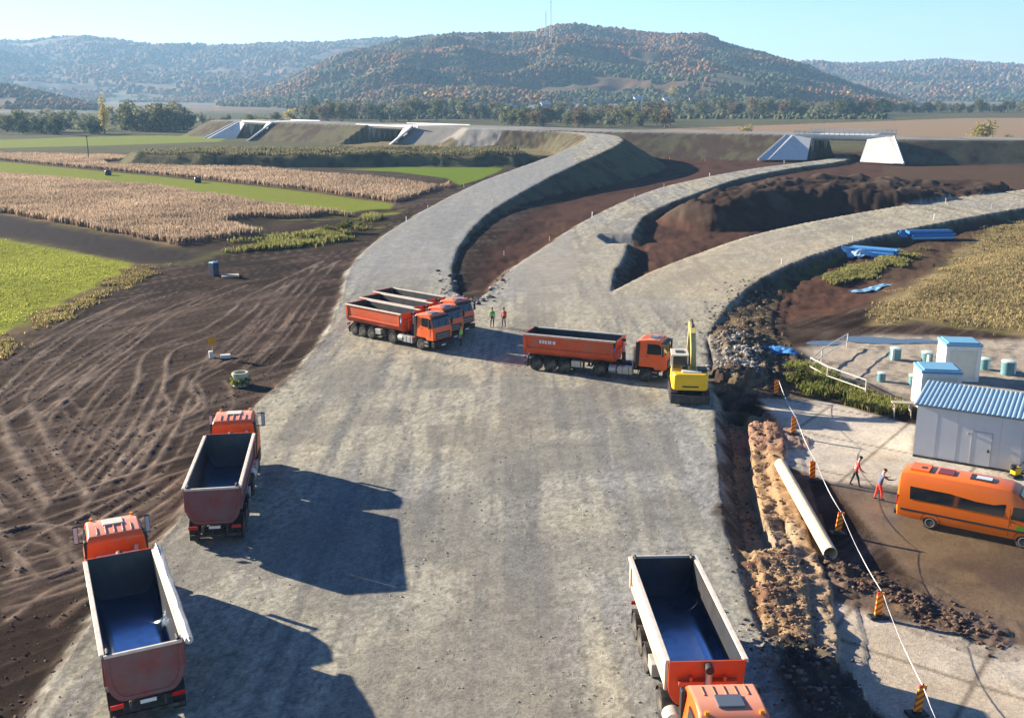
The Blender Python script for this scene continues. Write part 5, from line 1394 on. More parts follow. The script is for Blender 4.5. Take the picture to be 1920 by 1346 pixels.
bag(1650, 456, 1.1, 'white sack behind the near stack of blue pipes'); bag(1705, 446, 1.3, 'large white sack at the left end of the far pipe stack'); bag(1690, 447, .9, 'smaller white sack just left of the large white sack')
# red and white block and concrete pieces at the heap by the tape's end
p = G(1420, 716, -.5); root = empty('barrier_block', p, R(5)); tag(root, 'pale pink barrier block with a dark slot beside the soil heap', 'barrier')
m = MB(); m.box((0, 0, .35), (1.1, .5, .7), mat('pale_pink', (.62, .46, .42), .6)); m.build('block', root, bevel=.05)
m = MB(); m.box((.05, -.26, .38), (.5, .03, .28), BLACK); m.build('slot', root)
# boulders of the rubble heap
STONE = mat('rubble_stone', (.34, .32, .29), .9, 0, .25, 4, .4); STONED = mat('dark_rubble', (.14, .13, .12), .9, 0, .25, 4, .4)
def rocks(name, line, n, spread, s0, s1, mats_, label, seed):
    rg = np.random.default_rng(seed); mbs = MB(); V = []
    t = rg.random(n) * (len(line) - 1.001); i = t.astype(int); f = (t - i)[:, None]
    c = line[i] * (1 - f) + line[i + 1] * f + rg.normal(0, spread, (n, 2)); z = terrain(c[:, 0], c[:, 1], False)['z']
    for k in range(n):
        s = s0 + (s1 - s0) * rg.random() ** 3; j = ICO_V * (1 + .5 * (rg.random((len(ICO_V), 1)) - .5)) * s * np.array([1, .8, .65])
        mbs.add([tuple(q) for q in j + np.array([c[k, 0], c[k, 1], z[k] + s * .2])], [tuple(q) for q in ICO_F], mats_[k % len(mats_)])
    o = mbs.build(name, fix=False); tag(o, label, 'rubble', None, 'stuff'); return o
rocks('rubble', RUBBLE, 1300, .95, .04, .25, [STONE, STONE, STONED], 'grey broken stone heaped beside the excavator', 3)
CLOD = mat('earth_clod', (.30, .205, .125), .95, 0, .25, 3, .3); CLODD = mat('dark_clod', (.11, .065, .045), .95, 0, .25, 3, .3)
rocks('clods', BERM, 2600, .9, .02, .11, [CLOD, CLOD, CLODD], 'tan earth clods along the dirt bank', 4)
rocks('clods', SOIL_RIDGE, 900, 1.8, .04, .2, [CLODD, mat('straw_clod', (.26, .20, .11), .95, 0, .2)], 'dark and straw coloured clods below the road edge', 5)
rocks('clods', MUD_RIDGE, 500, .7, .03, .18, [CLODD], 'brown mud clods pushed up at the edge of the concrete', 6)
rocks('clods', DARK_HEAP, 200, .9, .03, .16, [STONED, CLODD], 'dark clods beside the lower right truck', 8)
EDGE = smooth_line(poly([(846, 505), (848, 545), (872, 562), (905, 562), (960, 505)], 0), 4)
rocks('stones', EDGE, 160, .7, .06, .35, [STONE, CLODD], 'stones along the tip of the gravel between the two roads', 9)

_pl = PLATFORM[PLATFORM[:, 1] < 200]
_rs = np.random.default_rng(77); _n = 30000
_q = np.column_stack([_rs.uniform(-40, 32, _n), 22 + 75 * _rs.random(_n) ** 1.4]); _q = _q[(sdf(PLATFORM, _q[:, 0], _q[:, 1]) < -.3) & (np.abs(_q[:, 0]) < _q[:, 1] * .6)][:6000]
_q = _q[fbm(_q[:, 0] / 2.5, _q[:, 1] / 6, 55, 3) + .5 * _rs.random(len(_q)) > .1]
_z = terrain(_q[:, 0], _q[:, 1], False)['z']; _s = .018 + .045 * _rs.random(len(_q)) ** 3
_V = ICO_V[None] * (1 + .5 * (_rs.random((len(_q), 12, 1)) - .5)) * _s[:, None, None] * np.array([1, .85, .6]) + np.column_stack([_q, _z + _s * .2])[:, None, :]
_c = np.repeat(np.array([(.36, .35, .32), (.29, .28, .255), (.42, .39, .33)])[_rs.integers(0, 3, len(_q))][:, None, :], 12, 1)
tag(mesh_np('gravel_stones', _V.reshape(-1, 3), (ICO_F[None] + (np.arange(len(_q)) * 12)[:, None, None]).reshape(-1, 3), M_WOOD, None, _c.reshape(-1, 3)), 'loose grey stones strewn over the gravel platform', 'gravel', None, 'stuff')

_q = np.column_stack([_rs.uniform(-62, -8, 26000), 24 + 70 * _rs.random(26000) ** 1.3]); _q = _q[(sdf(PLATFORM, _q[:, 0], _q[:, 1]) > .3) & (sdf(GREEN_MEADOW, _q[:, 0], _q[:, 1]) > 4) & (np.abs(_q[:, 0]) < _q[:, 1] * .6)]
_q = _q[fbm(_q[:, 0] / 3, _q[:, 1] / 5, 57, 3) + .5 * _rs.random(len(_q)) > .22][:3200]
_z = terrain(_q[:, 0], _q[:, 1], False)['z']; _s = .025 + .075 * _rs.random(len(_q)) ** 3
_V = ICO_V[None] * (1 + .6 * (_rs.random((len(_q), 12, 1)) - .5)) * _s[:, None, None] * np.array([1, .8, .6]) + np.column_stack([_q, _z + _s * .15])[:, None, :]
_c = np.repeat(np.array([(.055, .040, .032), (.10, .075, .058), (.15, .115, .09)])[_rs.integers(0, 3, len(_q))][:, None, :], 12, 1)
tag(mesh_np('clods', _V.reshape(-1, 3), (ICO_F[None] + (np.arange(len(_q)) * 12)[:, None, None]).reshape(-1, 3), M_WOOD, None, _c.reshape(-1, 3)), 'brown clods scattered over the rutted dirt field', 'clods', None, 'stuff')
# ---------------------------------------------------------------- bridges of the motorway
CONC = mat('pale_concrete', (.58, .56, .52), .75, 0, .10, .6, 0, .3, (.42, .38, .32), .2, .3)
CONCW = mat('white_slope_paving', (.62, .60, .565), .7, 0, .06, .5, 0, .3, (.5, .46, .40), .15, .3)
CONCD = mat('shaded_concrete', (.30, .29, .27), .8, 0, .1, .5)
STEELR = mat('galvanised_rail', (.50, .52, .53), .45, .5)
def quad_solid(mb, quads, m, t=.25):
    for q in quads:
        q = [Vector(p) for p in q]
        n = (q[1] - q[0]).cross(q[2] - q[0]).normalized() * t
        k = len(q); vs = q + [p - n for p in q]
        mb.add(vs, [tuple(range(k)), tuple(range(2 * k - 1, k - 1, -1))] + [(i, k + i, k + (i + 1) % k, (i + 1) % k) for i in range(k)], m)
def make_bridge(a, b, zt, z0, label, rail=True, wing=(7, 14), depth=27, wings=(True, True), over=6):
    d = Vector((b.x - a.x, b.y - a.y, 0)); L = d.length
    root = empty('motorway_bridge', (a.x, a.y, 0), math.atan2(d.y, d.x))
    tag(root, label, 'bridge', 'concrete bridges of the new motorway')
    m = MB(); m.box((L / 2, depth / 2, zt - .55), (L + 2, depth, .9), CONC); m.build('deck', root)
    for i in range(7):
        m = MB(); m.box((L / 2, 1.2 + i * (depth - 2.4) / 6, zt - 1.3), (L + .5, .5, .62), CONCD); m.build('girder', root)
    for y, s in ((-.2, -1), (depth + .2, 1)):
        m = MB(); m.box((L / 2, y, zt - .05), (L + 2 * over, .5, .80), CONCW); m.build('parapet', root, bevel=.03)
    for x, s in ((-1.3, -1), (L + 1.3, 1)):
        m = MB(); m.box((x, depth / 2, (zt - 1.0 + z0 - 1) / 2), (2.4, depth + .6, zt - 1.0 - z0 + 1), CONC); m.build('abutment', root, bevel=.05)
    H = zt - z0
    for on, x, s in ((wings[0], -.15, -1), (wings[1], L + .15, 1)):
        if not on: continue
        f = wing[1] / 14
        T0, T1, T2 = (x + s * 8.5 * f, -.7, zt + .05), (x + s * 6.2 * f, -.8, zt - .05), (x + s * .3, -.7, zt - .9)
        B0, B1, B2 = (x + s * 13.8 * f, -H * 2.12 - .6, z0 - .2), (x + s * 10.6 * f, -H * 2.1, z0 - .2), (x - s * .3, -8.5 * f, z0 - .3)
        m = MB()
        quad_solid(m, [[T0, B0, B1, T1] if s < 0 else [T1, B1, B0, T0]], CONCW, .3)
        quad_solid(m, [[T1, B1, B2], [T1, B2, T2]] if s < 0 else [[B2, B1, T1], [T2, B2, T1]], CONCW, .3)
        m.build('slope_paving', root)
        m = MB(); m.tube(T0, B0, .42, CONCW, n=6); m.build('edge_channel', root)
    if rail:
        for y in (-.25, depth + .25):
            m = MB()
            n = int((L + 2 * over) / 1.6)
            for i in range(n + 1): m.box((-over + (L + 2 * over) * i / n, y, zt + .85), (.16, .10, 1.1), STEELR)
            for z in (.75, 1.1, 1.4): m.box((L / 2, y, zt + z), (L + 2 * over, .07, .10), STEELR)
            m.build('railing', root)
    return root
_a, _b = GAP_MAIN
make_bridge(Vector((_a.x, near_y(_a.x), 0)), Vector((_b.x, near_y(_b.x), 0)), 7.0, -.2, 'white underpass bridge on the right where the middle gravel road ends')
for pl, pr, lb, wg in (((694, 234.6), (757, 237), 'long white motorway bridge left of the ramp, with dark earth cone at one side', (False, True)), ((462, 227.6), (500, 229), 'far white motorway bridge with pale sloped sides, behind the brown embankment', (True, True))):
    a, b = P(*pl, 7.5), P(*pr, 7.5)
    make_bridge(Vector((a.x, a.y, 0)), Vector((b.x, b.y, 0)), 7.5, -.3, lb, False, (5, 11), 27, wg, 10 if pl[0] > 600 else 4)

# ---------------------------------------------------------------- trees
BARK = mat('bark', (.09, .07, .055), .9, 0, .2, 4, .3)
def leaf_cloud(n, blobs, size, cols, rg, spread=.75):
    """leaf-sized faces through the volume of several lobes"""
    V = np.empty((n, 4, 3)); Cc = np.empty((n, 4, 3))
    bl = np.array(blobs, float); pr = bl[:, 3] * bl[:, 4] * bl[:, 5]; pr /= pr.sum()
    k = rg.choice(len(bl), n, p=pr)
    d = rg.normal(0, 1, (n, 3)); d /= np.linalg.norm(d, axis=1)[:, None]
    r = rg.random(n) ** .45
    c = bl[k, :3] + d * r[:, None] * bl[k, 3:6] * (1 + .18 * rg.normal(0, 1, (n, 1)))
    u = rg.normal(0, 1, (n, 3)); u /= np.linalg.norm(u, axis=1)[:, None]
    w = np.cross(u, rg.normal(0, 1, (n, 3))); w /= np.linalg.norm(w, axis=1)[:, None]
    s = size * (.6 + .8 * rg.random((n, 1)))
    for j, (p, q) in enumerate(((-1, -.6), (1, -.8), (.8, 1), (-.7, .9))): V[:, j] = c + u * s * p + w * s * q
    cc = np.array(cols)[rg.integers(0, len(cols), n)] * (.75 + .5 * rg.random((n, 1))); lob = .8 + .4 * rg.random(len(bl))
    Cc[:] = (cc * lob[k][:, None])[:, None, :]
    return V.reshape(-1, 3), np.arange(n * 4).reshape(-1, 4), Cc.reshape(-1, 3)
def tree_proto(h, w, cols, kind, seed, n=620, size=None):
    rg = np.random.default_rng(seed); blobs = []
    if kind == 'round':
        for i in range(9):
            a = rg.random() * 6.28; rr = w * .5 * rg.random() ** .6 * .75; zz = h * (.20 + .62 * rg.random()); q = w * (.17 + .15 * rg.random())
            blobs.append((rr * math.cos(a), rr * math.sin(a), zz, q, q, q * .9))
        blobs.append((0, 0, h * .55, w * .34, w * .34, h * .34)); blobs.append((0, 0, h * .25, w * .36, w * .36, h * .24))
    elif kind == 'column':
        for i in range(9): zz = h * (.12 + .83 * i / 8); q = w * .5 * (1 - abs(i / 8 - .4) * .95); blobs.append((rg.normal(0, w * .06), rg.normal(0, w * .06), zz, q, q, h * .09))
    elif kind == 'cone':
        for i in range(9): zz = h * (.08 + .90 * i / 8); q = w * .5 * (1.05 - i / 8); blobs.append((0, 0, zz, q + .15, q + .15, h * .075))
    else:
        for i in range(8):
            a = rg.random() * 6.28; rr = w * .5 * rg.random() ** .5 * .8; q = w * (.16 + .12 * rg.random())
            blobs.append((rr * math.cos(a), rr * math.sin(a), h * (.25 + .4 * rg.random()), q, q, h * .3))
    root = empty('tree', (0, 0, 0))
    V, F, Cc = leaf_cloud(n, blobs, size or max(.22, w * .045), cols, rg)
    V[:, 2] = np.maximum(V[:, 2], .05)
    mesh_np('crown', V, F, M_PLANT, root, Cc)
    m = MB(); r0 = h * .022 + .05
    m.tube((0, 0, -.3), (0, 0, h * .45), r0, BARK, r0 * .6, 7); m.tube((0, 0, h * .45), (rg.normal(0, .3), rg.normal(0, .3), h * .82), r0 * .6, BARK, r0 * .2, 6)
    for i in range(5):
        a = rg.random() * 6.28; z0 = h * (.25 + .3 * rg.random()); l = w * .36
        m.tube((0, 0, z0), (l * math.cos(a), l * math.sin(a), z0 + h * .2), r0 * .4, BARK, r0 * .12, 5)
    m.build('trunk', root)
    return root
OLIVE = [(.12, .135, .055), (.145, .15, .065), (.09, .105, .045), (.17, .16, .075)]
GREYG = [(.19, .195, .115), (.16, .17, .10), (.22, .205, .13), (.12, .135, .075)]
DARKG = [(.05, .07, .035), (.062, .08, .04), (.04, .055, .03)]
BROWN = [(.19, .125, .065), (.22, .15, .075), (.15, .105, .065), (.17, .14, .07)]
YELLOW = [(.52, .38, .05), (.44, .34, .06), (.36, .30, .07)]
WILLOW = [(.40, .33, .11), (.32, .28, .10), (.26, .23, .09)]
protos = {k: [tree_proto(*a) for a in v] for k, v in {
    'olive': [(12, 9, OLIVE, 'round', 1), (10, 9, OLIVE, 'round', 2), (13, 8, OLIVE, 'round', 3)], 'grey': [(12, 9, GREYG, 'round', 4), (11, 10, GREYG, 'bush', 5)],
    'dark': [(11, 10, DARKG, 'round', 6), (9, 9, DARKG, 'bush', 7)], 'brown': [(10, 8, BROWN, 'round', 8), (11, 9, BROWN, 'round', 9)],
    'spruce': [(22, 7, DARKG, 'cone', 10, 500)], 'poplar': [(20, 6.5, YELLOW, 'column', 11, 1100)], 'yellow': [(11, 10, YELLOW, 'round', 12)],
    'willow': [(10, 11.5, WILLOW, 'round', 13, 1100, .30)], 'shrub': [(2.2, 3.0, [(.10, .12, .03), (.15, .15, .04), (.08, .08, .035)], 'bush', 14, 500, .10)]}.items()}
used_proto = set()
def plant(kind, x, y, s, label, group=None, z=None, name='tree', cat='tree', rg=random):
    v = protos[kind]; k = rg.randrange(len(v)); o = v[k]
    if (kind, k) in used_proto: o = copy_tree(v[k])
    used_proto.add((kind, k))
    if z is None:
        z = gz(x, y) if y < 1120 else float(hill_z(np.array([x]), np.array([y]))[0][0])
    o.location = (x, y, z); o.scale = (s * (.9 + .2 * rg.random()), s * (.9 + .2 * rg.random()), s); o.rotation_euler = (0, 0, rg.random() * 6.28)
    o.name = name
    tag(o, label, cat, group)
    return o
rt = random.Random(5)
def px_at(px, Y): return (px - 960) / FPX * (Y * CT + CAM_H * ST)
def belt(n, x0, x1, Y0, Y1, kinds, s0, s1, label, group):
    for i in range(n):
        px = x0 + (x1 - x0) * (i + rt.random()) / n; Y = Y0 + (Y1 - Y0) * rt.random()
        k = rt.choice(kinds); plant(k, px_at(px, Y), Y, s0 + (s1 - s0) * rt.random(), label[k], group, rg=rt)
W = lambda place: {'olive': 'olive green rounded tree ' + place, 'grey': 'grey green leafy tree ' + place, 'dark': 'dark green bushy tree ' + place, 'brown': 'brown autumn tree ' + place, 'yellow': 'yellow autumn tree ' + place, 'spruce': 'tall dark spruce ' + place}
belt(44, 1240, 1660, 940, 1110, ['olive', 'grey', 'olive', 'dark', 'brown'], 1.0, 1.7, W('in the belt beyond the underpass and tan field'), 'trees in the belt beyond the tan field')
belt(34, 1640, 1960, 1130, 1230, ['olive', 'grey', 'dark'], .9, 1.5, W('in the far belt at the right end of the tan field'), 'trees at the far right end of the tan field')
belt(40, 935, 1250, 640, 820, ['grey', 'olive', 'grey', 'brown', 'olive'], .9, 1.45, W('in the row behind the ramp curve'), 'trees in the row behind the ramp curve')
belt(46, 560, 950, 760, 1100, ['olive', 'dark', 'grey', 'dark', 'brown'], 1.0, 1.7, W('behind the long white bridge below the hill'), 'trees behind the long white bridge')
belt(60, 640, 1560, 1120, 1420, ['olive', 'dark', 'grey', 'brown', 'olive'], .9, 1.4, W('among the village houses at the hill foot'), 'trees among the village houses')
belt(22, -20, 185, 540, 640, ['dark', 'grey', 'dark', 'olive'], .75, 1.15, W('in the low row at the far left edge of the fields'), 'trees in the low row at the far left')
belt(18, 225, 345, 570, 640, ['grey', 'olive', 'grey', 'dark'], 1.1, 1.75, W('in the clump right of the yellow poplar'), 'trees in the clump beside the yellow poplar')
belt(14, 350, 560, 620, 760, ['grey', 'olive', 'dark'], .5, .9, W('in front of the hazy slope left of the far bridge'), 'trees left of the far bridge')
for px, Y, s in ((850, 900, 1.15), (838, 930, .95), (800, 980, .8), (862, 960, .9)): plant('spruce', px_at(px, Y), Y, s, 'tall dark spruce standing out behind the left bridges', 'dark spruces behind the left bridges', rg=rt)
plant('poplar', px_at(196, 560), 560, 1.0, 'tall narrow yellow poplar beyond the left fields')
plant('yellow', px_at(1262, 1480), 1480, 1.5, 'round bright yellow tree on the lower slope of the main hill')
plant('yellow', px_at(545, 800), 800, .9, 'yellowish tree right behind the far left bridge', rg=rt)
plant('willow', px_at(1838, 430), 430, 1.0, 'feathery yellow green willow behind the motorway embankment on the right')
plant('willow', px_at(1893, 425), 425, .45, 'small yellow green bush right of the willow')
plant('willow', px_at(1398, 470), 470, .72, 'pale lone tree at the edge of the tan field left of the underpass')
for px, py, s, lb in ((650, 435, 1.1, 'yellow green shrub at the foot of the ramp beside the cut bank'), (615, 440, .8, 'smaller yellow green shrub left of the ramp foot shrub'), (1500, 712, .5, 'green shrub behind the concrete yard below the railing'), (1640, 385, .5, 'low green tuft shrub')):
    if px == 1640: continue
    p = G(px, py); plant('shrub', p.x, p.y, s, lb, None, p.z, 'shrub', 'shrub', rt)

def valley_wood():
    n = 9000; Y = 860 + 420 * rng.random(n) ** .8; px = 560 + 1100 * rng.random(n); X = (px - 960) / FPX * (Y * CT + CAM_H * ST)
    ok = (sdf(FAR_TAN, X, Y, 60) > 4) & (fbm(X / 60, Y / 60, 433, 3) > -.22); X, Y = X[ok], Y[ok]
    z = np.where(Y > 1118, hill_z(X, Y)[0], -.45); r = 1.1 + 1.7 * rng.random(len(X)) ** 2
    col = PAL[np.array([0, 0, 2, 0, 1, 2, 1])[rng.integers(0, 7, len(X))]] * (.8 + .6 * rng.random((len(X), 1)))
    tag(crowns('valley_scrub', np.stack([X, Y, z + r * .45], 1), r, col), 'olive scrub and orchards filling the valley floor at the hill foot', 'woodland', None, 'stuff')
valley_wood()
# ---------------------------------------------------------------- village
HOUSEW = [mat('house_wall_white', (.62, .60, .56), .7, 0, .05), mat('house_wall_cream', (.55, .46, .34), .7, 0, .05), mat('house_wall_blue', (.20, .28, .42), .7, 0, .05)]
HROOF = [mat('red_tiles', (.24, .075, .05), .7, 0, .15, 2), mat('grey_roof', (.22, .22, .23), .7, 0, .1, 2), mat('pale_metal_roof', (.55, .58, .62), .4, .3)]
def house(px, Y, k, lb):
    x = px_at(px, Y); z = float(hill_z(np.array([x]), np.array([Y]))[0][0]) if Y > 1110 else gz(x, Y)
    root = empty('village_house', (x, Y, z), R(rt.choice([-25, 0, 20, 70]))); tag(root, lb, 'house', 'village houses at the hill foot')
    w, d, h, r = 11, 8.5, 4.6, 3.2
    m = MB(); m.box((0, 0, h / 2 - 1), (w, d, h + 2), HOUSEW[k % 3])
    m.add([(-w / 2, -d / 2, h), (-w / 2, d / 2, h), (-w / 2, 0, h + r), (w / 2, -d / 2, h), (w / 2, d / 2, h), (w / 2, 0, h + r)], [(0, 1, 2), (5, 4, 3), (0, 3, 4, 1), (0, 2, 5, 3), (1, 4, 5, 2)], HOUSEW[k % 3]); wl_ = m.build('wall', root)
    m = MB()
    for s in (-1, 1): quad_solid(m, [[(-w / 2 - .6, s * (d / 2 + .6), h - .35), (w / 2 + .6, s * (d / 2 + .6), h - .35), (w / 2 + .6, 0, h + r + .2), (-w / 2 - .6, 0, h + r + .2)]], HROOF[(k // 2) % 3], -.18 if s > 0 else .18)
    rf = m.build('roof', root)
    m = MB(); m.box((2, .8, h + r), (.7, .7, 1.8), HOUSEW[1]); m.build('chimney', rf)
    for x_ in (-3.2, 0, 3.2):
        m = MB(); m.box((x_, -d / 2 - .02, 2.2), (1.2, .08, 1.4), GLASS); m.build('window', root)
HS = [(655, 1180), (742, 1150), (890, 1160), (905, 1185), (780, 1130), (822, 1145), (960, 1230), (1000, 1190), (1022, 1260), (1060, 1240), (1078, 1290), (1090, 1270), (1125, 1330), (1150, 1300), (1180, 1250), (1195, 1380), (1225, 1290), (1250, 1350), (1300, 1330), (1340, 1290)]
HT = ['white', 'cream', 'blue']; HRT = ['red tiled', 'grey', 'pale metal']
for i, (px, Y) in enumerate(HS):
    k = rt.randrange(6); house(px, Y, k, f'{HT[k % 3]} village house with {HRT[(k // 2) % 3]} roof among trees at the hill foot')
for i, px in enumerate((700, 722)):
    house(px, 1050, 1, 'cream house with red tiled roof right above the long white bridge')
house(18, 620, 0, 'white house at the far left edge behind the low row of trees')

# ---------------------------------------------------------------- masts, poles, stakes
MASTM = mat('mast_steel', (.42, .42, .43), .5, .3); MASTR = mat('mast_red', (.45, .10, .07), .6)
def mast(px, Y, h, w, label):
    x = px_at(px, Y); z = float(hill_z(np.array([x]), np.array([Y]))[0][0])
    root = empty('radio_mast', (x, Y, z - 2)); tag(root, label, 'mast', 'radio masts on the hilltop')
    n = 10
    for k in range(n):
        m = MB(); z0, z1 = h * k / n, h * (k + 1) / n; w0, w1 = w * (1 - .75 * k / n), w * (1 - .75 * (k + 1) / n)
        for sx, sy in ((-1, -1), (1, -1), (1, 1), (-1, 1)):
            m.tube((sx * w0, sy * w0, z0), (sx * w1, sy * w1, z1), .36, MASTM, n=5); m.tube((sx * w0, sy * w0, z0), (-sy * w1, sx * w1, z1), .22, MASTM, n=4)
        m.build('lattice_section', root)
    m = MB(); m.tube((0, 0, h), (0, 0, h * 1.12), .25, MASTR, .12, 6); m.build('antenna', root)
    for a in (0, 2, 4):
        m = MB(); m.lathe((math.cos(a) * 1.4, math.sin(a) * 1.4, h * .8), (math.cos(a), math.sin(a), 0), [(0, .5), (.4, 1.1), (.6, 1.0)], CONC, 10); m.build('dish', root)
mast(1031, 2200, 84, 2.2, 'tallest radio mast on the hilltop'); mast(1022, 2180, 56, 1.8, 'shorter radio mast left of the tallest one'); mast(1005, 2180, 26, 1.5, 'lowest radio mast on the hilltop shoulder')
p = G(167, 301); root = empty('utility_pole', p); tag(root, 'thin dark utility pole standing in the far cornfield', 'pole')
m = MB(); m.tube((0, 0, -.3), (0, 0, 7.8), .17, BARK, .11, 8); m.build('shaft', root)
m = MB(); m.box((0, 0, 7.4), (1.5, .12, .12), BARK); m.build('crossarm', root)
for x in (-.65, 0, .65):
    m = MB(); m.lathe((x, 0, 7.46), (0, 0, 1), [(0, .05), (.06, .07), (.14, .04)], CONC, 8); m.build('insulator', root)
m = MB(); m.lathe((0, 0, 0), (0, 0, 1), [(0, .5), (.5, .42), (.9, .2)], BARK, 10); m.build('footing', root)
STK = mat('stake_wood', (.55, .42, .26), .8, 0, .1); STKO = mat('stake_orange', (.75, .22, .05), .6); STKW = mat('stake_white', (.72, .70, .66), .6)
def make_stake(c):
    root = empty('marker_stake', (0, 0, 0)); m = MB(); m.box((0, 0, .6), (.09, .09, 1.4), STK if c is STKO else STKW); m.build('post', root)
    m = MB(); m.box((0, 0, 1.12), (.12, .12, .36), c); m.build('painted_band', root); return root
so, sw = make_stake(STKO), make_stake(STKW); us = set()
for px, py, c in ((925, 383, 0), (1017, 330, 0), (1388, 299, 0), (1322, 303, 1), (1773, 381, 0), (1893, 358, 0), (1465, 496, 1), (1598, 452, 1), (1750, 412, 1), (1190, 372, 0), (1110, 408, 1), (1030, 452, 0), (870, 352, 1), (802, 395, 1), (762, 418, 1), (1245, 352, 0), (1330, 332, 1), (1470, 307, 1), (945, 480, 1), (1255, 300, 0), (1858, 392, 1)):
    src = sw if c else so
    o = copy_tree(src) if c in us else src
    us.add(c); p = G(px, py); o.location = (p.x, p.y, p.z); o.rotation_euler = (rt.uniform(-.08, .08), rt.uniform(-.08, .08), rt.random()); s = .55 if p.y < 160 else .75; o.scale = (s * 1.2, s * 1.2, s)
    tag(o, 'pale wooden survey stake with a white top at the road edge' if c else 'wooden survey stake with an orange top at the road edge', 'stake', 'white-topped survey stakes' if c else 'orange-topped survey stakes')

# ---------------------------------------------------------------- things on the left
BLUET = mat('toilet_blue', (.014, .022, .075), .5, 0, .05)
p = G(402, 517); root = empty('portable_toilet', p, R(-35)); root.scale = (.78,) * 3; tag(root, 'dark blue portable toilet at the top of the rutted dirt field', 'toilet')
m = MB(); m.box((0, 0, 1.0), (1.1, 1.1, 2.0), BLUET); m.build('cabin', root, bevel=.04)
m = MB(); m.box((-.56, 0, .98), (.03, .82, 1.75), KIOSKW); d_ = m.build('door', root)
m = MB(); m.box((-.59, .3, 1.0), (.04, .06, .12), BLACK); m.build('handle', d_)
m = MB(); m.loft([[(x * .58, y * .58, 2.0) for x, y in ((-1, -1), (1, -1), (1, 1), (-1, 1))], [(x * .4, y * .4, 2.16) for x, y in ((-1, -1), (1, -1), (1, 1), (-1, 1))]], KIOSKB); m.build('roof', root)
m = MB(); m.tube((.4, .4, 1.9), (.4, .4, 2.35), .05, KIOSKW); m.build('vent_pipe', root)
p = G(432, 519); o_ = MB(); [o_.box((i * .22, 0, .15 + .0 * i), (.2, 1.6, .12), WOOD) for i in range(-4, 5)]; [o_.box((0, s * .6, .05), (2.0, .12, .1), WOOD) for s in (-1, 0, 1)]
o_ = o_.build('pallet'); o_.location = p; o_.rotation_euler = (0, 0, .3); tag(o_, 'flat wooden pallet on the dirt beside the portable toilet', 'pallet')
p = G(400, 671); root = empty('site_sign', p, R(-70)); tag(root, 'small orange site sign on white concrete feet in the rutted dirt', 'sign')
m = MB(); m.tube((0, 0, 0), (0, 0, 1.75), .04, ALU); m.build('post', root)
m = MB(); m.box((.03, 0, 1.42), (.03, .62, .70), mat('sign_orange', (.62, .26, .02), .5, 0, .1)); m.build('panel', root, bevel=.01)
m = MB(); m.box((0, -.15, .28), (.45, .35, .62), CONCW); m.build('foot', root, bevel=.03)
m = MB(); m.box((.5, .95, .16), (.5, .8, .32), CONCW); b_ = m.build('block', root, bevel=.03)
p = G(452, 722); root = empty('concrete_ring', p); tag(root, 'pale concrete shaft ring overgrown with yellow green weeds at the gravel edge', 'shaft ring')
m = MB(); m.lathe((0, 0, 0), (0, 0, 1), [(0, .62), (.95, .62), (1.0, .58), (1.0, .45), (.7, .44)], mat('mossy_ring', (.50, .50, .36), .8, 0, .15, 2, 0, .3, (.20, .22, .06), .5, 2), 20); m.build('ring', root, smooth=True)
rg = np.random.default_rng(4)
V, F, Cc = leaf_cloud(420, [(.5 * math.cos(a), .5 * math.sin(a), .4, .35, .35, .45) for a in (2.6, 3.4, 4.2, 5, 5.8)], .09, [(.20, .21, .05), (.14, .16, .04)], rg); V[:, 2] = np.maximum(V[:, 2], .02)
mesh_np('weeds', V, F, M_PLANT, root, Cc)
SIL = mat('silage_wrap', (.02, .02, .022), .35, 0, .1)
for px, py, lb in ((203, 329, 'black wrapped bale at the left part of the grass strip'), (371, 343, 'black wrapped bale at the middle of the grass strip between cornfields')):
    p = G(px, py); m = MB(); m.lathe((-.9, 0, .75), (1, 0, 0), [(0, .62), (.12, .8), (1.7, .82), (1.85, .62)], SIL, 18); o = m.build('silage_bale', smooth=True); o.location = p; o.rotation_euler = (0, 0, .4); o.scale = (.85,) * 3
    m = MB(); m.lathe((.95, 0, .75), (1, 0, 0), [(0, .35), (.06, .1)], DGREY, 10); m.build('wrap_end', o); tag(o, lb, 'bale', 'black bales on the grass strip')

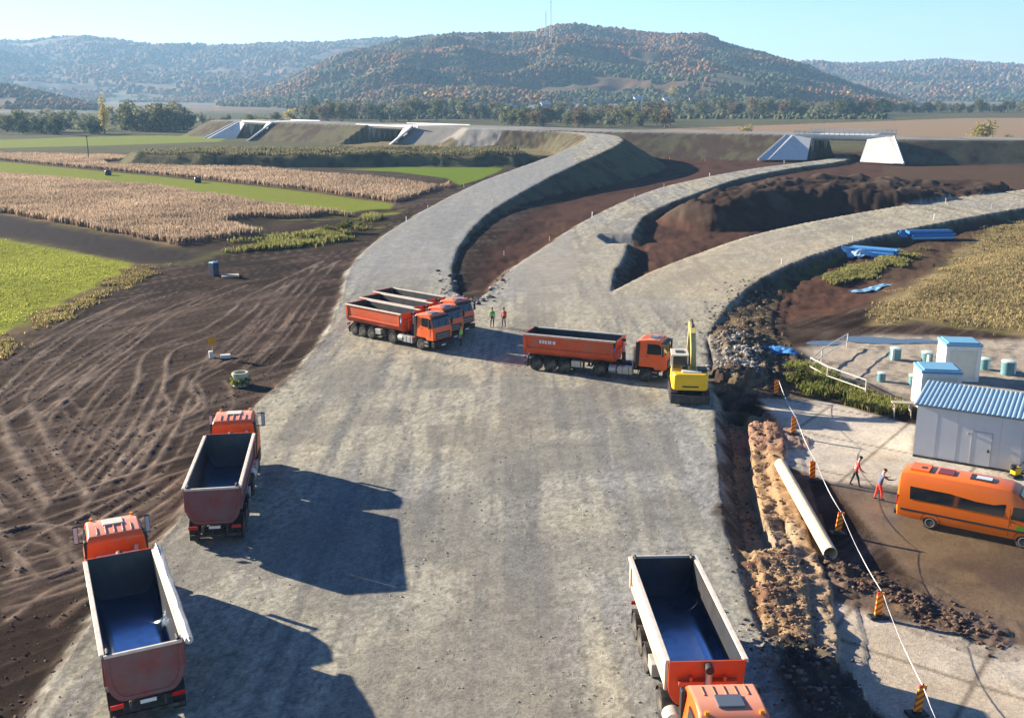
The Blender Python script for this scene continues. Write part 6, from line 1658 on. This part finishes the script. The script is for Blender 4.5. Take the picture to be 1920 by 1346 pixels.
# ---------------------------------------------------------------- crops and grass
def inside(pts, n, rg, dens=None, fade=.0):
    lo, hi = pts.min(0), pts.max(0); out = np.empty((0, 2))
    while len(out) < n:
        q = rg.random((n * 2, 2)) * (hi - lo) + lo; q = q[sdf(pts, q[:, 0], q[:, 1]) < -.2 - fade * rg.random(len(q)) + fade * 1.2 * fbm(q[:, 0] / 3, q[:, 1] / 3, 99, 3)]
        q = q[np.abs(q[:, 0]) < q[:, 1] * .62 + 12]
        if dens is not None: q = q[dens(q[:, 0], q[:, 1])]
        if len(q) == 0: break
        out = np.vstack([out, q])
    return out[:n]
def blades(name, xy, h0, h1, width, per, cols, seed, label, cat, lean=.35, obj_mat=None):
    rg = np.random.default_rng(seed); n = len(xy)
    z = terrain(xy[:, 0], xy[:, 1], False)['z']
    base = np.repeat(np.column_stack([xy, z]), per, 0); N = n * per
    a = rg.random(N) * 6.28; h = (h0 + (h1 - h0) * rg.random(N)) * np.repeat(.85 + .3 * vnoise(xy[:, 0] / 5, xy[:, 1] / 5, seed), per)
    ln = lean * h * rg.random(N); u = np.stack([np.cos(a), np.sin(a), a * 0], 1); w = np.stack([-np.sin(a), np.cos(a), a * 0], 1)
    wd = (width * (.6 + .8 * rg.random(N)))[:, None]
    V = np.empty((N, 4, 3)); V[:, 0] = base - w * wd * .6; V[:, 1] = base + w * wd * .6
    mid = base + u * (ln * .4)[:, None]; mid[:, 2] += h * .62; V[:, 2] = mid + w * wd
    top = base + u * ln[:, None]; top[:, 2] += h; V[:, 3] = top
    V2 = V.copy(); V2[:, 2] = mid + w * wd; V2[:, 3] = top
    V2[:, 0] = base - w * wd * .5; V2[:, 1] = base + w * wd * .5
    cc = np.array(cols)[rg.integers(0, len(cols), N)] * (.7 + .6 * rg.random((N, 1)))
    pt = np.repeat(fbm(xy[:, 0] / 12, xy[:, 1] / 12, seed + 3, 3), per)[:, None]; cc = cc * (1 + .35 * pt)
    o = mesh_np(name, V2.reshape(-1, 3), np.arange(N * 4).reshape(-1, 4), M_PLANT, None, np.repeat(cc, 4, 0))
    return tag(o, label, cat, None, 'stuff')
rg = np.random.default_rng(21)
CORNC = [(.45, .325, .235), (.40, .295, .215), (.36, .28, .20), (.50, .37, .25), (.30, .22, .15)]
blades('corn', inside(CORN_NEAR, 60000, rg, None, 1.0), .75, 1.3, .10, 4, CORNC, 31, 'dry tan standing corn of the near field', 'corn', .3)
blades('corn', inside(CORN_FAR, 34000, rg, lambda x, y: sdf(LONG_BANK, x, y) > 9), .75, 1.3, .15, 3, CORNC, 32, 'dry tan standing corn of the far field', 'corn', .3)
blades('grass', inside(GREEN_MEADOW, 15000, rg, None, 2.0), .05, .20, .06, 3, [(.36, .38, .07), (.42, .41, .09), (.27, .31, .06)], 33, 'bright yellow green meadow grass on the left', 'grass', .6)
DRYC = [(.42, .31, .14), (.36, .26, .12), (.27, .23, .10), (.48, .37, .18), (.22, .20, .08)]
blades('dry_grass', inside(DRY_MEADOW, 42000, rg, None, 3.0), .08, .38, .06, 4, [(.46, .35, .18), (.40, .30, .15), (.29, .26, .12), (.54, .43, .24), (.22, .20, .09)], 34, 'tall dry brown grass of the meadow on the right', 'grass', .6)
MARGIN = poly([(-250, 720), (0, 632), (30, 612), (70, 585), (150, 553), (255, 494), (345, 495), (300, 520), (160, 580), (60, 640), (0, 690), (-250, 800)], -.4)
blades('dry_grass', inside(MARGIN, 4200, rg, lambda x, y: fbm(x / 4, y / 4, 7, 3) + .5 * rg.random(len(x)) > .28, 2.0), (.08), .32, .06, 3, DRYC + [(.14, .16, .04)], 35, 'brown grass margin between the green meadow and the rutted dirt', 'grass', .6)
WEEDS = poly([(1470, 690), (1530, 690), (1620, 730), (1715, 765), (1712, 790), (1600, 765), (1480, 735)], -.5)
blades('weeds', inside(WEEDS, 1600, rg, lambda x, y: fbm(x / 2.5, y / 2.5, 17, 3) + .5 * rg.random(len(x)) > .16, 1.2), .2, .7, .07, 4, [(.16, .22, .045), (.24, .25, .065), (.32, .27, .12)], 36, 'green weeds along the back edge of the concrete yard', 'weeds', .6)
SLOPE_W = poly([(1530, 520), (1640, 490), (1720, 465), (1760, 470), (1660, 520), (1560, 545)], -1.5)
blades('weeds', inside(SLOPE_W, 3500, rg, lambda x, y: fbm(x / 4, y / 4, 19, 3) + .5 * rg.random(len(x)) > .2, 2.0), .2, .6, .08, 4, [(.22, .25, .07), (.30, .28, .09), (.36, .3, .15)], 37, 'yellow green weeds around the blue pipe stacks', 'weeds', .6)
CUTW = poly([(400, 455), (500, 445), (640, 430), (700, 400), (720, 405), (650, 460), (520, 470), (420, 475)], -.4)
blades('weeds', inside(CUTW, 2600, rg, lambda x, y: fbm(x / 8, y / 5, 51, 3) + .6 * rg.random(len(x)) > .36, 3.0), .3, .9, .10, 4, [(.25, .27, .075), (.19, .21, .06), (.3, .24, .1)], 38, 'green and brown weeds on the cut bank below the cornfield', 'weeds', .6)
blades('weeds', inside(LONG_BANK, 9000, rg, None, 3.0), .3, 1.1, .2, 3, [(.18, .165, .09), (.24, .20, .12), (.11, .115, .055)], 39, 'rough weeds on the long earth bank beyond the cornfields', 'weeds', .6)

# ---------------------------------------------------------------- puddles
WATER = mat('puddle_water', (.07, .075, .08), .06, 0, 0, 1, 0, .6)
def puddle(px, py, lx, ly, rzd, dz=.02):
    p = G(px, py); n = 26; ring_ = []
    for i in range(n):
        t = 2 * math.pi * i / n; r = 1 + .28 * float(fbm(np.array([math.cos(t) * 1.4 + px]), np.array([math.sin(t) * 1.4]), 3, 3)[0]); a = R(rzd)
        x, y = lx * r * math.cos(t), ly * r * math.sin(t); ring_.append((x * math.cos(a) - y * math.sin(a), x * math.sin(a) + y * math.cos(a)))
    q = np.array(ring_) + np.array(p[:2]); z = float(np.percentile(terrain(q[:, 0], q[:, 1], False)['z'], 65)) + dz
    m = MB(); m.add([(x, y, .0) for x, y in ring_] + [(x, y, -.3) for x, y in ring_], [tuple(range(n))] + [(i, n + i, n + (i + 1) % n, (i + 1) % n) for i in range(n)], WATER)
    o = m.build('puddle'); o.location = (p.x, p.y, z); o['kind'] = 'structure'
puddle(1640, 638, 3.2, 1.3, -10); puddle(1545, 643, 1.8, .8, 5); puddle(1720, 640, 1.8, .9, 0)
